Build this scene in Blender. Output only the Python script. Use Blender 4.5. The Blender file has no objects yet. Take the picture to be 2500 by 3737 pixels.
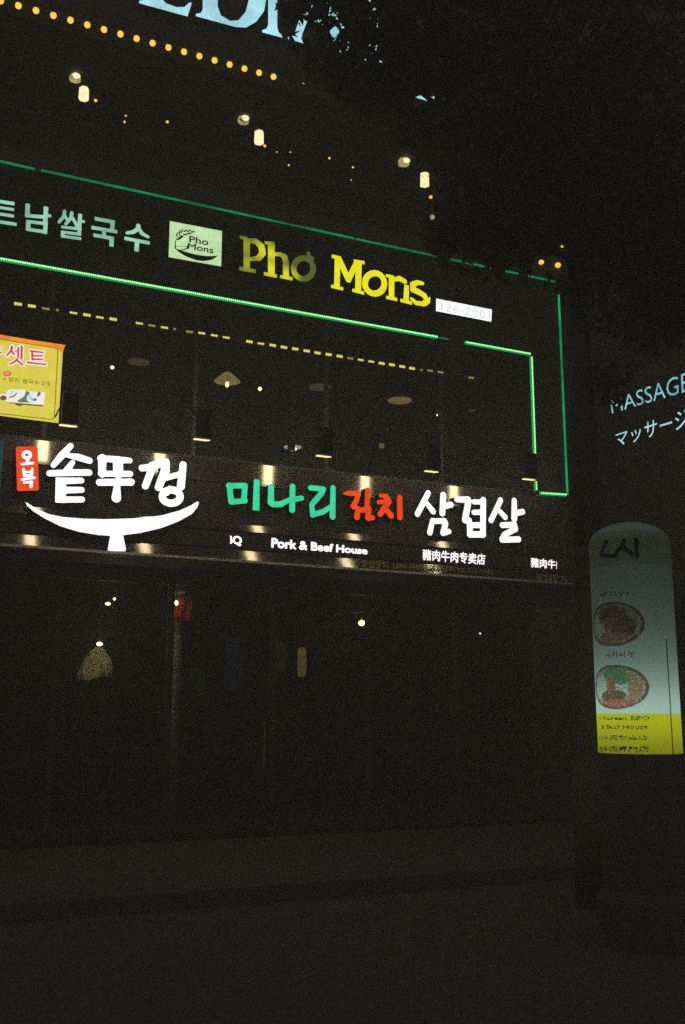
import bpy, bmesh, math, random
import numpy as np
from mathutils import Vector, Matrix
random.seed(7); RNG = np.random.default_rng(7)
S = bpy.context.scene
COL = S.collection
R_ = math.radians

# ------------------------------------------------------------------ camera, sky, exposure
D = 12.0                                   # metres from the camera to the shop front (the plane y = 0)
EYE = Vector((0.0, -D, 1.6))
FPX, PITCH, YAW, ROLL = 3679.6, R_(11.32), R_(24.6), R_(0.196)
cam = bpy.data.cameras.new('camera')
cam.sensor_fit = 'VERTICAL'; cam.sensor_height = 36.0; cam.lens = 36.0 * FPX / 3737.0
cam.clip_start = 0.05; cam.clip_end = 600
co = bpy.data.objects.new('camera', cam); COL.objects.link(co)
_F = Vector((math.sin(YAW) * math.cos(PITCH), math.cos(YAW) * math.cos(PITCH), math.sin(PITCH)))
_R0 = Vector((math.cos(YAW), -math.sin(YAW), 0)); _U0 = _R0.cross(_F)
_R = _R0 * math.cos(ROLL) + _U0 * math.sin(ROLL); _U = _U0 * math.cos(ROLL) - _R0 * math.sin(ROLL)
co.matrix_world = Matrix(((_R.x, _U.x, -_F.x, EYE.x), (_R.y, _U.y, -_F.y, EYE.y), (_R.z, _U.z, -_F.z, EYE.z), (0, 0, 0, 1)))
S.camera = co

world = bpy.data.worlds.new('World'); S.world = world; world.use_nodes = True
nt = world.node_tree; nt.nodes.clear()
out = nt.nodes.new('ShaderNodeOutputWorld'); add = nt.nodes.new('ShaderNodeAddShader')
b1 = nt.nodes.new('ShaderNodeBackground'); b2 = nt.nodes.new('ShaderNodeBackground')
sky = nt.nodes.new('ShaderNodeTexSky'); sky.sky_type = 'NISHITA'; sky.sun_disc = False
sky.sun_elevation = R_(-6); sky.sun_rotation = R_(120)
nt.links.new(sky.outputs[0], b1.inputs[0]); b1.inputs[1].default_value = 0.05
b2.inputs[0].default_value = (1.0, 0.86, 0.83, 1); b2.inputs[1].default_value = 0.088      # city glow on low cloud
nt.links.new(b1.outputs[0], add.inputs[0]); nt.links.new(b2.outputs[0], add.inputs[1]); nt.links.new(add.outputs[0], out.inputs[0])

S.view_settings.view_transform = 'Standard'
try: S.view_settings.look = 'None'
except Exception: pass
S.view_settings.exposure = 0.0; S.view_settings.gamma = 1.0; S.view_settings.use_curve_mapping = False
S.render.engine = 'CYCLES'
S.cycles.use_denoising = False
S.cycles.max_bounces = 8; S.cycles.transparent_max_bounces = 12
S.cycles.sample_clamp_direct = 2.0; S.cycles.sample_clamp_indirect = 2.4; S.cycles.caustics_reflective = False; S.cycles.caustics_refractive = False
S.cycles.use_adaptive_sampling = True; S.cycles.adaptive_threshold = 0.02; S.cycles.adaptive_min_samples = 24
S.render.film_transparent = False

# ------------------------------------------------------------------ projection helpers (photo pixels -> points on real planes)
def ray(px, py):
    return _R * (px - 1250.0) - _U * (py - 1868.5) + _F * FPX
def P(px, py, Y=0.0):
    v = ray(px, py); t = (D + Y) / v.y
    return EYE + v * t
def Pd(px, py, dist):                      # at a given horizontal distance
    v = ray(px, py); return EYE + v * (dist / math.hypot(v.x, v.y))
def mpp(px, py, Y=0.0):
    return (P(px, py + 1, Y) - P(px, py, Y)).length
def proj(p):                               # numpy: world points -> photo pixels
    q = np.asarray(p) - np.array(EYE)
    x, y, z = q @ np.array(_R), q @ np.array(_U), q @ np.array(_F)
    return 1250 + FPX * x / z, 1868.5 - FPX * y / z, z

# ------------------------------------------------------------------ materials
def mat(name):
    m = bpy.data.materials.new(name); m.use_nodes = True; m.node_tree.nodes.clear()
    o = m.node_tree.nodes.new('ShaderNodeOutputMaterial'); return m, m.node_tree, o
EM = 1.5                                   # the added haze takes about a third of each lamp's light on the way
def emis(name, col, st=1.0, vary=0.0, scale=8.0):
    st *= EM
    m, t, o = mat(name); e = t.nodes.new('ShaderNodeEmission')
    e.inputs[0].default_value = (*col, 1); e.inputs[1].default_value = st
    if vary:
        g = t.nodes.new('ShaderNodeNewGeometry'); n = t.nodes.new('ShaderNodeTexNoise'); n.inputs['Scale'].default_value = scale
        n.inputs['Detail'].default_value = 3
        t.links.new(g.outputs['Position'], n.inputs['Vector'])
        r = t.nodes.new('ShaderNodeMapRange'); r.inputs[1].default_value = .3; r.inputs[2].default_value = .7
        r.inputs[3].default_value = st * (1 - vary); r.inputs[4].default_value = st * (1 + vary)
        t.links.new(n.outputs[0], r.inputs[0]); t.links.new(r.outputs[0], e.inputs[1])
    t.links.new(e.outputs[0], o.inputs[0]); return m
def surf(name, col, rough=0.7, vary=0.25, scale=3.0, bump=0.15, metal=0.0, bscale=40.0, spec=0.3):
    m, t, o = mat(name); b = t.nodes.new('ShaderNodeBsdfPrincipled')
    b.inputs['Roughness'].default_value = rough; b.inputs['Metallic'].default_value = metal
    b.inputs['Specular IOR Level'].default_value = spec
    g = t.nodes.new('ShaderNodeNewGeometry'); n = t.nodes.new('ShaderNodeTexNoise')
    n.inputs['Scale'].default_value = scale; n.inputs['Detail'].default_value = 6; n.inputs['Roughness'].default_value = .65
    t.links.new(g.outputs['Position'], n.inputs['Vector'])
    mx = t.nodes.new('ShaderNodeMix'); mx.data_type = 'RGBA'
    mx.inputs[6].default_value = (*[c * (1 - vary) for c in col], 1); mx.inputs[7].default_value = (*[min(1, c * (1 + vary)) for c in col], 1)
    t.links.new(n.outputs[0], mx.inputs[0]); t.links.new(mx.outputs[2], b.inputs['Base Color'])
    if bump:
        n2 = t.nodes.new('ShaderNodeTexNoise'); n2.inputs['Scale'].default_value = bscale; n2.inputs['Detail'].default_value = 4
        t.links.new(g.outputs['Position'], n2.inputs['Vector'])
        bp = t.nodes.new('ShaderNodeBump'); bp.inputs['Strength'].default_value = bump; bp.inputs['Distance'].default_value = .01
        t.links.new(n2.outputs[0], bp.inputs['Height']); t.links.new(bp.outputs[0], b.inputs['Normal'])
    t.links.new(b.outputs[0], o.inputs[0]); return m
def glass(name, tint=(.82, .88, .86)):
    m, t, o = mat(name); tr = t.nodes.new('ShaderNodeBsdfTransparent'); tr.inputs[0].default_value = (*tint, 1)
    gl = t.nodes.new('ShaderNodeBsdfDiffuse'); gl.inputs[0].default_value = (.3, .3, .28, 1)      # film of street dust
    mx = t.nodes.new('ShaderNodeMixShader'); mx.inputs[0].default_value = .015
    t.links.new(tr.outputs[0], mx.inputs[1]); t.links.new(gl.outputs[0], mx.inputs[2])
    t.links.new(mx.outputs[0], o.inputs[0]); return m
def enamel(name, col, ior):
    m, t, o = mat(name); b = t.nodes.new('ShaderNodeBsdfPrincipled'); b.inputs['Base Color'].default_value = (*col, 1); b.inputs['Roughness'].default_value = .11
    b.inputs['IOR'].default_value = ior
    g = t.nodes.new('ShaderNodeBsdfAnisotropic'); g.inputs['Color'].default_value = (.12, .07, .025, 1); g.inputs['Roughness'].default_value = .42
    mx = t.nodes.new('ShaderNodeMixShader'); mx.inputs[0].default_value = .12
    t.links.new(b.outputs[0], mx.inputs[1]); t.links.new(g.outputs[0], mx.inputs[2]); t.links.new(mx.outputs[0], o.inputs[0]); return m
def cloth(name, col, trans=.5):
    m, t, o = mat(name); d = t.nodes.new('ShaderNodeBsdfDiffuse'); s = t.nodes.new('ShaderNodeBsdfTranslucent')
    d.inputs[0].default_value = s.inputs[0].default_value = (*col, 1)
    mx = t.nodes.new('ShaderNodeMixShader'); mx.inputs[0].default_value = trans
    t.links.new(d.outputs[0], mx.inputs[1]); t.links.new(s.outputs[0], mx.inputs[2]); t.links.new(mx.outputs[0], o.inputs[0]); return m

M = {}
M['stone'] = surf('dark_stone_cladding', (.12, .115, .11), .75, .3, 2.2)
M['dark'] = surf('dark_paint', (.14, .135, .13), .7, .25, 4)
M['panel'] = surf('matt_dark_sign_panel', (.048, .046, .045), .85, .2, 5, .05)
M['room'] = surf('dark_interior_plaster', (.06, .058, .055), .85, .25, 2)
M['frame'] = surf('dark_aluminium', (.08, .078, .075), .6, .2, 6, .05)
M['trim'] = surf('pale_metal_trim', (.34, .34, .32), .45, .2, 7, .05, spec=.5)
M['rim'] = surf('satin_aluminium', (.80, .76, .66), .6, .1, 9, 0, .9)
M['arm'] = surf('black_lamp_arm', (.012, .012, .012), .9, .1, 9, 0, spec=.05)
M['flood_lip'] = emis('floodlight_lip', (1.0, .80, .40), 1.15)
M['asphalt'] = surf('asphalt', (.17, .165, .16), .95, .35, 6, .5, bscale=90)
M['concrete'] = surf('pavement_concrete', (.17, .165, .16), .9, .2, 3, .3, bscale=60)
M['plaster'] = surf('neighbour_plaster', (.15, .14, .135), .9, .25, 1.5)
M['bark'] = surf('bark', (.17, .15, .13), .95, .4, 14, .8, bscale=30)
M['leaf'] = cloth('leaf_green', (.115, .12, .085), .35)
M['glass'] = glass('window_glass')
M['bar_gloss'] = enamel('black_enamel_cladding', (.03, .028, .026), 3.0)
M['bar_low'] = enamel('dull_black_enamel_cladding', (.03, .028, .026), 1.7)
M['black'] = surf('black_plastic', (.06, .058, .056), .6, .1, 9, 0)
M['return'] = surf('letter_return', (.05, .05, .05), .6, .1, 9, 0)
M['white_l'] = emis('white_letter_face', (.93, .98, 1.0), 1.15)
M['bowl_l'] = emis('bowl_emblem_face', (.90, .95, 1.0), 1.15)
M['teal_l'] = emis('green_letter_face', (.035, .62, .32), 1.0, .12, 9)
M['red_l'] = emis('red_letter_face', (.80, .055, .006), 1.0, .12, 9)
M['badge'] = emis('red_badge_face', (.78, .055, .008), 1.0, .08, 9)
M['led_text'] = emis('led_text', (1.0, .86, .88), 1.35)
M['gold_text'] = surf('dull_gold_print', (.80, .64, .20), .8, .15, 9, 0)
M['mint_l'] = emis('mint_letter_face', (.30, .60, .46), .85, .35, 3.5)
M['mons_l'] = emis('yellow_letter_face', (.80, .76, .012), 1.0, .06, 6)
M['plate'] = emis('white_plate', (.90, .96, 1.0), 1.15)
M['plate_text'] = emis('plate_digits', (.56, .61, .62), 1.0)
M['logo'] = emis('pale_green_board', (.50, .74, .38), .95, .12, 5)
M['print'] = surf('black_print', (.02, .025, .015), .8, .1, 9, 0)
M['green_core'] = emis('green_led_dots', (.42, 1.0, .36), 1.5)
M['green_tube'] = emis('green_led_tube', (.004, .32, .085), 1.0)
M['green_dim'] = emis('green_led_edge', (.003, .15, .05), 1.0, .55, 2.2)
M['green_edge'] = emis('green_led_side', (.004, .26, .085), 1.0, .4, 3)
M['cyan_l'] = emis('cyan_letter_face', (.38, .72, .80), .95, .28, 1.8)
M['bulb_y'] = emis('warm_bulb', (1.0, .60, .085), 1.05)
M['bulb_w'] = emis('bright_warm_lamp', (1.0, .78, .38), 5.0)
M['bulb_s'] = emis('strong_warm_lamp', (1.0, .80, .40), 20.0)
M['bulb_o'] = emis('orange_bulb', (1.0, .5, .10), 1.1)
M['lantern'] = emis('lantern_panel', (1.0, .84, .45), 1.1, .15, 14)
M['dome'] = emis('dim_lamp_dome', (.62, .52, .22), .55, .6, 12)
M['flood'] = emis('floodlight_lens', (1.0, .80, .44), 20.0)
M['dash'] = emis('led_module_lens', (.75, .62, .16), .95)
M['dash_dim'] = emis('led_module_lens_dim', (.42, .36, .09), .6)
M['poster'] = emis('yellow_poster', (.66, .56, .07), 1.0, .06, 7)
M['poster_o'] = emis('orange_poster_edge', (.92, .26, .02), 1.0, .2, 6)
M['p_white'] = emis('poster_white', (.80, .76, .74), 1.0)
M['p_red'] = emis('poster_red', (.56, .06, .045), 1.0)
M['p_ink'] = emis('poster_ink', (.16, .15, .02), 1.0)
M['p_green'] = emis('poster_green', (.10, .20, .12), 1.0, .5, 40)
M['p_brown'] = emis('poster_brown', (.14, .075, .045), 1.0, .4, 40)
M['p_pale'] = emis('poster_dish', (.62, .70, .72), 1.0, .3, 30)
M['p_pink'] = emis('poster_pink', (.85, .30, .33), 1.0)
M['massage'] = emis('massage_letter_face', (.26, .60, .66), 1.0, .55, 2.4)
M['kata'] = emis('katakana_letter_face', (.46, .78, .82), 1.0, .25, 3.0)
M['dish'] = emis('dim_dish_lamp', (.17, .105, .045), 1.0, .3, 14)
M['dish2'] = emis('dimmer_dish_lamp', (.055, .042, .022), 1.0, .3, 14)
M['ring'] = emis('pale_teal_lamp_ring', (.27, .38, .34), 1.0)
M['cone'] = emis('lit_lamp_shade', (.22, .145, .045), 1.0, .3, 14)
M['red_cloth'] = cloth('red_cloth', (.70, .05, .03), .35)
M['pale_cloth'] = cloth('pale_cloth', (.85, .74, .46), .3)
M['cream'] = surf('cream_paint', (.55, .52, .44), .6, .2, 5)

# ------------------------------------------------------------------ object helpers
def tag(o, label=None, cat=None, group=None, kind=None):
    if label: o['label'] = label
    if cat: o['category'] = cat
    if group: o['group'] = group
    if kind: o['kind'] = kind
    return o
def thing(name, loc, label, cat, group=None):
    o = bpy.data.objects.new(name, None); COL.objects.link(o); o.location = loc; o.empty_display_size = .2
    return tag(o, label, cat, group)
def world_loc(o):
    v = Vector((0, 0, 0))
    while o is not None: v = v + o.location; o = o.parent
    return v
def put(name, me, mats, parent=None, smooth=False, base=None):
    """Link a mesh whose vertices are in world coordinates."""
    if not isinstance(mats, (list, tuple)): mats = [mats]
    idx = np.zeros(len(me.polygons), dtype=np.int32); me.polygons.foreach_get('material_index', idx)
    me.materials.clear()
    for m in mats: me.materials.append(m)
    me.polygons.foreach_set('material_index', np.minimum(idx, len(mats) - 1))
    o = bpy.data.objects.new(name, me); COL.objects.link(o)
    off = world_loc(parent) if parent is not None else Vector((0, 0, 0))
    if base is not None: o.location = base - off; off = Vector(base)
    if parent is not None: o.parent = parent
    if off.length: me.transform(Matrix.Translation(-off))
    if smooth:
        for p in me.polygons: p.use_smooth = True
    return o
class MB:
    def __init__(s): s.v = []; s.f = []; s.m = []
    def face(s, pts, mi=0):
        n = len(s.v); s.v += [tuple(p) for p in pts]; s.f.append(tuple(range(n, n + len(pts)))); s.m.append(mi)
    def box(s, x0, x1, y0, y1, z0, z1, mi=0):
        n = len(s.v)
        s.v += [(x, y, z) for z in (z0, z1) for y in (y0, y1) for x in (x0, x1)]
        for f in ((0, 2, 3, 1), (4, 5, 7, 6), (0, 1, 5, 4), (2, 6, 7, 3), (0, 4, 6, 2), (1, 3, 7, 5)):
            s.f.append(tuple(n + i for i in f)); s.m.append(mi)
    def hexa(s, pts, mi=0):                # 8 points ordered as box()
        n = len(s.v); s.v += [tuple(p) for p in pts]
        for f in ((0, 2, 3, 1), (4, 5, 7, 6), (0, 1, 5, 4), (2, 6, 7, 3), (0, 4, 6, 2), (1, 3, 7, 5)):
            s.f.append(tuple(n + i for i in f)); s.m.append(mi)
    def tube(s, a, b, r0, r1=None, seg=10, mi=0, cap=True):
        a, b = Vector(a), Vector(b); r1 = r0 if r1 is None else r1
        d = (b - a).normalized(); q = d.orthogonal().normalized(); w = d.cross(q)
        n = len(s.v)
        for c, r in ((a, r0), (b, r1)):
            for k in range(seg):
                t = 2 * math.pi * k / seg; s.v.append(tuple(c + q * (r * math.cos(t)) + w * (r * math.sin(t))))
        for k in range(seg):
            s.f.append((n + k, n + (k + 1) % seg, n + seg + (k + 1) % seg, n + seg + k)); s.m.append(mi)
        if cap:
            s.f.append(tuple(n + seg - 1 - k for k in range(seg))); s.m.append(mi)
            s.f.append(tuple(n + seg + k for k in range(seg))); s.m.append(mi)
    def lathe(s, c, prof, seg=16, mi=0, sx=1, sy=1):      # prof: (radius, z) around a vertical axis through c
        n = len(s.v); c = Vector(c)
        for r, z in prof:
            for k in range(seg):
                t = 2 * math.pi * k / seg; s.v.append((c.x + sx * r * math.cos(t), c.y + sy * r * math.sin(t), c.z + z))
        for i in range(len(prof) - 1):
            for k in range(seg):
                s.f.append((n + i * seg + k, n + i * seg + (k + 1) % seg, n + (i + 1) * seg + (k + 1) % seg, n + (i + 1) * seg + k)); s.m.append(mi)
    def ball(s, c, r, seg=12, rings=8, mi=0, sx=1, sy=1, sz=1):
        s.lathe(c, [(max(1e-4, r * math.sin(math.pi * i / rings)), -sz * r * math.cos(math.pi * i / rings)) for i in range(rings + 1)], seg, mi, sx, sy)
    def mesh(s, name='mesh'):
        me = bpy.data.meshes.new(name); me.from_pydata(s.v, [], s.f); me.polygons.foreach_set('material_index', s.m); me.update(); return me
    def put(s, name, mats, parent=None, smooth=False): return put(name, s.mesh(name), mats, parent, smooth)
def boxo(name, x0, x1, y0, y1, z0, z1, m, parent=None):
    b = MB(); b.box(x0, x1, y0, y1, z0, z1); return b.put(name, m, parent)
def dup(o, parent=None):
    c = o.copy(); COL.objects.link(c); c.parent = parent
    for ch in list(o.children): dup(ch, c)
    return c

# ---- outlines -> flat-faced, extruded meshes
def curve_mesh(loops, depth):
    cu = bpy.data.curves.new('outline', 'CURVE'); cu.dimensions = '2D'; cu.fill_mode = 'BOTH'; cu.extrude = depth / 2
    for lp in loops:
        sp = cu.splines.new('POLY'); sp.points.add(len(lp) - 1); sp.use_cyclic_u = True
        for i, (a, b) in enumerate(lp): sp.points[i].co = (a, b, 0, 1)
    return eval_mesh(cu)
def eval_mesh(cu):
    o = bpy.data.objects.new('tmp', cu); COL.objects.link(o); bpy.context.view_layer.update()
    me = bpy.data.meshes.new_from_object(o.evaluated_get(bpy.context.evaluated_depsgraph_get()))
    bpy.data.objects.remove(o); bpy.data.curves.remove(cu); return me
def stand(me, Y, depth):
    """Flat mesh in (u, z) -> upright on the plane y = Y, extruded towards +y; face material 0, returns material 1."""
    n = len(me.vertices); c = np.zeros(n * 3); me.vertices.foreach_get('co', c); c = c.reshape(-1, 3)
    w = np.stack([c[:, 0], Y + depth / 2 - c[:, 2], c[:, 1]], 1)
    me.vertices.foreach_set('co', w.ravel()); me.update()
    for p in me.polygons: p.material_index = 0 if p.normal.y < -.5 else 1
    return me
def contour(F, x0, z0, h):
    nx, nz = F.shape; ins = F < 0; adj = {}
    def pt(k):
        i, j, a = k
        if a == 0: t = F[i, j] / (F[i, j] - F[i + 1, j]); return (x0 + (i + t) * h, z0 + j * h)
        t = F[i, j] / (F[i, j] - F[i, j + 1]); return (x0 + i * h, z0 + (j + t) * h)
    code = ins[:-1, :-1] * 1 + ins[1:, :-1] * 2 + ins[1:, 1:] * 4 + ins[:-1, 1:] * 8
    T = {1: [(0, 3)], 2: [(0, 1)], 3: [(1, 3)], 4: [(1, 2)], 5: [(0, 3), (1, 2)], 6: [(0, 2)], 7: [(2, 3)], 8: [(2, 3)], 9: [(0, 2)], 10: [(0, 1), (2, 3)],
         11: [(1, 2)], 12: [(1, 3)], 13: [(0, 1)], 14: [(0, 3)]}
    for i, j in zip(*np.nonzero((code > 0) & (code < 15))):
        e = ((i, j, 0), (i + 1, j, 1), (i, j + 1, 0), (i, j, 1))
        for a, b in T[int(code[i, j])]:
            adj.setdefault(e[a], []).append(e[b]); adj.setdefault(e[b], []).append(e[a])
    loops, seen = [], set()
    for k in adj:
        if k in seen: continue
        lp, cur, prev = [], k, None
        while cur is not None and cur not in seen:
            seen.add(cur); lp.append(pt(cur)); nx_ = [q for q in adj[cur] if q not in seen]; cur = nx_[0] if nx_ else None
        if len(lp) >= 6:
            q = np.array(lp); q = (np.roll(q, 1, 0) + 2 * q + np.roll(q, -1, 0)) / 4
            keep = [q[0]]
            for a in range(1, len(q) - 1):
                d1 = q[a] - keep[-1]; d2 = q[a + 1] - q[a]
                if abs(d1[0] * d2[1] - d1[1] * d2[0]) > 2e-3 * h * h * 20 or np.hypot(*d1) > 6 * h: keep.append(q[a])
            keep.append(q[-1])
            if len(keep) > 4: loops.append([tuple(a) for a in keep])
    return loops
def strokes_loops(strokes, tf, Y, h=.008):
    """Brush strokes drawn on the photo's lettering: [(x, y, r), ...] round, or ('f', ...) with flat ends."""
    s, ox, oy = tf; caps = []
    for st in strokes:
        flat = st[0] == 'f'; pts = st[1:] if flat else st
        w = []
        for x, y, r in pts:
            px, py = ox + s * x, oy + s * y; q = P(px, py, Y); w.append((q.x, q.z, r * s * mpp(px, py, Y)))
        if len(w) == 1: w = w * 2
        for a, b in zip(w[:-1], w[1:]): caps.append((a, b, flat))
    A = np.array([c[0] for c in caps] + [c[1] for c in caps]); rm = A[:, 2].max() + 4 * h
    x0, x1, z0, z1 = A[:, 0].min() - rm, A[:, 0].max() + rm, A[:, 1].min() - rm, A[:, 1].max() + rm
    nx, nz = int((x1 - x0) / h) + 2, int((z1 - z0) / h) + 2
    X, Z = np.meshgrid(x0 + np.arange(nx) * h, z0 + np.arange(nz) * h, indexing='ij'); F = np.full(X.shape, 9.0)
    for (ax, az, ar), (bx, bz, br), flat in caps:
        dx, dz = bx - ax, bz - az; L2 = dx * dx + dz * dz + 1e-9; L = math.sqrt(L2)
        t = ((X - ax) * dx + (Z - az) * dz) / L2
        tc = np.clip(t, 0, 1)
        if flat:
            d = np.maximum(np.abs((X - ax) * dz - (Z - az) * dx) / L - (ar + tc * (br - ar)), np.maximum(-t, t - 1) * L)
        else: d = np.hypot(X - ax - tc * dx, Z - az - tc * dz) - (ar + tc * (br - ar))
        F = np.minimum(F, d)
    F[F == 0] = 1e-9
    return contour(F, x0, z0, h)
def glyph(name, strokes, tf, Y, mats, parent, depth=.06, h=.008):
    return put(name, stand(curve_mesh(strokes_loops(strokes, tf, Y, h), depth), Y, depth), mats, parent)
def poly(name, loops, tf, Y, mats, parent, depth=.05):
    s, ox, oy = tf; L = []
    for lp in loops: L.append([(lambda q: (q.x, q.z))(P(ox + s * x, oy + s * y, Y)) for x, y in lp])
    return put(name, stand(curve_mesh(L, depth), Y, depth), mats, parent)
def ring(cx, cy, rx, ry, r, n=20):
    return [(cx + rx * math.cos(2 * math.pi * k / n), cy + ry * math.sin(2 * math.pi * k / n), r) for k in range(n + 1)]
def ell(cx, cy, rx, ry, n=24, rot=0.0):
    o = []
    for k in range(n):
        a, b = rx * math.cos(2 * math.pi * k / n), ry * math.sin(2 * math.pi * k / n)
        o.append((cx + a * math.cos(rot) - b * math.sin(rot), cy + a * math.sin(rot) + b * math.cos(rot)))
    return o
def text_mesh(body, bold=0.0, ext=0.0, space=1.0):
    if bold > 0:                           # a heavy face: overlaid shifted copies
        me = text_mesh(body, 0, ext, space); bm = bmesh.new()
        for dx, dy in ((1, 0), (-1, 0), (0, 1), (0, -1), (.7, .7), (-.7, .7), (.7, -.7), (-.7, -.7)):
            c = me.copy(); c.transform(Matrix.Translation((dx * bold, dy * bold, .02 * dx + .03 * dy))); bm.from_mesh(c); bpy.data.meshes.remove(c)
        bm.to_mesh(me); bm.free(); return me
    cu = bpy.data.curves.new('text', 'FONT'); cu.body = body; cu.offset = bold; cu.extrude = ext / 2; cu.space_character = space
    cu.resolution_u = 3
    return eval_mesh(cu)
def text_on(name, body, corners, Y, mats, parent, bold=0.0, depth=.02, space=1.0, clip=None, fill=None):
    """Lettering fitted to four photo points (bottom-left, bottom-right, top-left, top-right) on the plane y = Y."""
    me = text_mesh(body, bold, 1.0, space)
    if clip:                               # the display cuts the message: keep a share of its width
        xs = [v.co.x for v in me.vertices]; a, b = min(xs), max(xs); bm = bmesh.new(); bm.from_mesh(me)
        for co_, no in (((a + (b - a) * clip[0], 0, 0), (-1, 0, 0)), ((a + (b - a) * clip[1], 0, 0), (1, 0, 0))):
            bmesh.ops.bisect_plane(bm, geom=bm.verts[:] + bm.edges[:] + bm.faces[:], plane_co=co_, plane_no=no, clear_outer=True)
        bm.to_mesh(me); bm.free()
    c = np.zeros(len(me.vertices) * 3); me.vertices.foreach_get('co', c); c = c.reshape(-1, 3)
    lo, hi = c.min(0), c.max(0); s = (c[:, 0] - lo[0]) / (hi[0] - lo[0]); t = (c[:, 1] - lo[1]) / (hi[1] - lo[1])
    bl, br, tl, tr = [np.array(P(*q, Y)) for q in corners]
    w = ((1 - s) * (1 - t))[:, None] * bl + (s * (1 - t))[:, None] * br + ((1 - s) * t)[:, None] * tl + (s * t)[:, None] * tr
    w[:, 1] = Y + depth / 2 - c[:, 2] * depth
    me.vertices.foreach_set('co', w.ravel()); me.update()
    for p in me.polygons: p.material_index = 0 if p.normal.y < -.5 else 1
    return put(name, me, mats, parent)

A_ = (.5102, 0, 1550); B_ = (.38265, 780, 1680); C_ = (.44643, 1400, 1720); K_ = (.16582, 1240, 1740)
G5 = (.41454, 550, 760); G6 = (.44643, 1150, 860); G7 = (.38265, 0, 560); T1 = (.8291, 400, 0)
DSP = 1.59439                              # 1568-wide view of the photo -> photo pixels

# ------------------------------------------------------------------ ground
def structure(o): o['kind'] = 'structure'; return o
bm_ = MB(); bm_.box(-32, 42, -42, 36, -.3, 0); structure(bm_.put('road', M['asphalt']))
bm_ = MB(); bm_.box(-31, 9.45, -3.2, -.003, .003, .13); structure(bm_.put('pavement', M['concrete']))
bm_ = MB(); bm_.box(-31, 9.45, -3.36, -3.202, .003, .134); structure(bm_.put('kerb', M['concrete']))
bm_ = MB(); bm_.box(9.452, 9.60, -3.36, 10, .003, .134); structure(bm_.put('kerb', M['concrete']))

# ------------------------------------------------------------------ main building
XL, XR = -7.0, P(2088, 1900).x             # facade ends
zr = P(980, 2062).z                         # bottom of the shop sign
zs = P(975, 1699).z                         # top of the shop sign = sill of the upper window
zf0, zf1 = P(970, 1118).z, P(700, 741).z    # underside and top of the upper fascia
xi = P(1947, 1560).x                        # inner edge of the fascia's leg
Zt = 10.35
bld = thing('shop_building', (XR / 2, 4, 0), 'dark three storey shop building with lit signs across its front', 'building')
w = MB()
w.box(XL, XR, .30, .50, 0, .18)                                   # plinth
w.box(XL, XR, .02, .32, zr + .05, zs - .02)                       # band behind the shop sign
w.box(XL, XR, .02, .32, zf0 + .02, zf1 + .25)                     # band behind the fascia
w.box(XL, XR, .02, .32, Zt + .12, 14.2)                           # top wall
w.box(XR - .30, XR, .02, .32, zs - .02, zf0 + .02)                # right piers of the upper storeys
w.box(XR - .30, XR, .02, .32, zf1 + .25, Zt + .12)
w.box(XR - .25, XR, .322, 9.0, 0, 14.2)                           # side wall along the alley
w.box(XL, XL + .25, .322, 9.0, 0, 14.2)
w.box(XL + .252, XR - .252, 8.7, 9.0, 0, 14.2)
w.put('wall', M['stone'], bld)
w = MB()
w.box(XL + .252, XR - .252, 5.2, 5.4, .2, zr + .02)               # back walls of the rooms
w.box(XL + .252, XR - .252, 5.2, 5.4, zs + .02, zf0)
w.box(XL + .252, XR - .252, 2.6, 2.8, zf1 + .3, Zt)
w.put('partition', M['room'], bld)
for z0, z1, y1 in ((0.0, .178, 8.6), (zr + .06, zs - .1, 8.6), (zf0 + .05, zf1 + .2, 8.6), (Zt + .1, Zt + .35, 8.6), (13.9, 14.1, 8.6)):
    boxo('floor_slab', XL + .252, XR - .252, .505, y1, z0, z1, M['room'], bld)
# pillars of the ground floor
xp0 = P(1968, 2400).x
for x0, x1 in ((xp0, XR), (XL, XL + .7), (-1.4, -.9)):
    pm = MB(); pm.box(x0, x1, -.02, .298, .19, zr - .02); pm.box(x0 - .03, x0, -.04, .2, .13, zr - .025); pm.put('pillar', M['stone'], bld)
# ground-floor shopfront
gx = [-.88, .55, 1.9, 3.25, 4.6, 5.95, 7.3, xp0 - .035]
for a, b in zip(gx[:-1], gx[1:]):
    boxo('window_pane', a + .035, b - .035, .168, .176, .30, zr - .32, M['glass'], bld)
for x in gx: boxo('mullion', x - .032, x + .032, .14, .20, .29, zr - .30, M['frame'], bld)
boxo('transom', gx[0], gx[-1] - .04, .135, .205, zr - .298, zr - .10, M['frame'], bld)
boxo('sill', gx[0], gx[-1] - .04, .10, .26, .185, .286, M['frame'], bld)
dh = MB(); dh.tube((4.48, .09, .95), (4.48, .09, 1.55), .014); dh.box(4.47, 4.49, .09, .138, 1.0, 1.03); dh.box(4.47, 4.49, .09, .138, 1.47, 1.50); dh.put('door_handle', M['trim'], bld)
# upper window
ux = [XL + .3, -3.8, -2.0, -.2, 1.6, 3.45, 5.3, 7.1, XR - .31]
for a, b in zip(ux[:-1], ux[1:]):
    boxo('window_pane', a + .03, b - .03, .128, .136, zs + .06, zf0 - .06, M['glass'], bld)
for x in ux: boxo('mullion', x - .026, x + .026, .10, .16, zs + .05, zf0 - .05, M['frame'], bld)
boxo('sill', XL + .3, XR - .31, .05, .24, zs - .015, zs + .045, M['frame'], bld)
boxo('window_head', XL + .3, XR - .31, .05, .24, zf0 - .045, zf0 + .015, M['frame'], bld)
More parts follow.
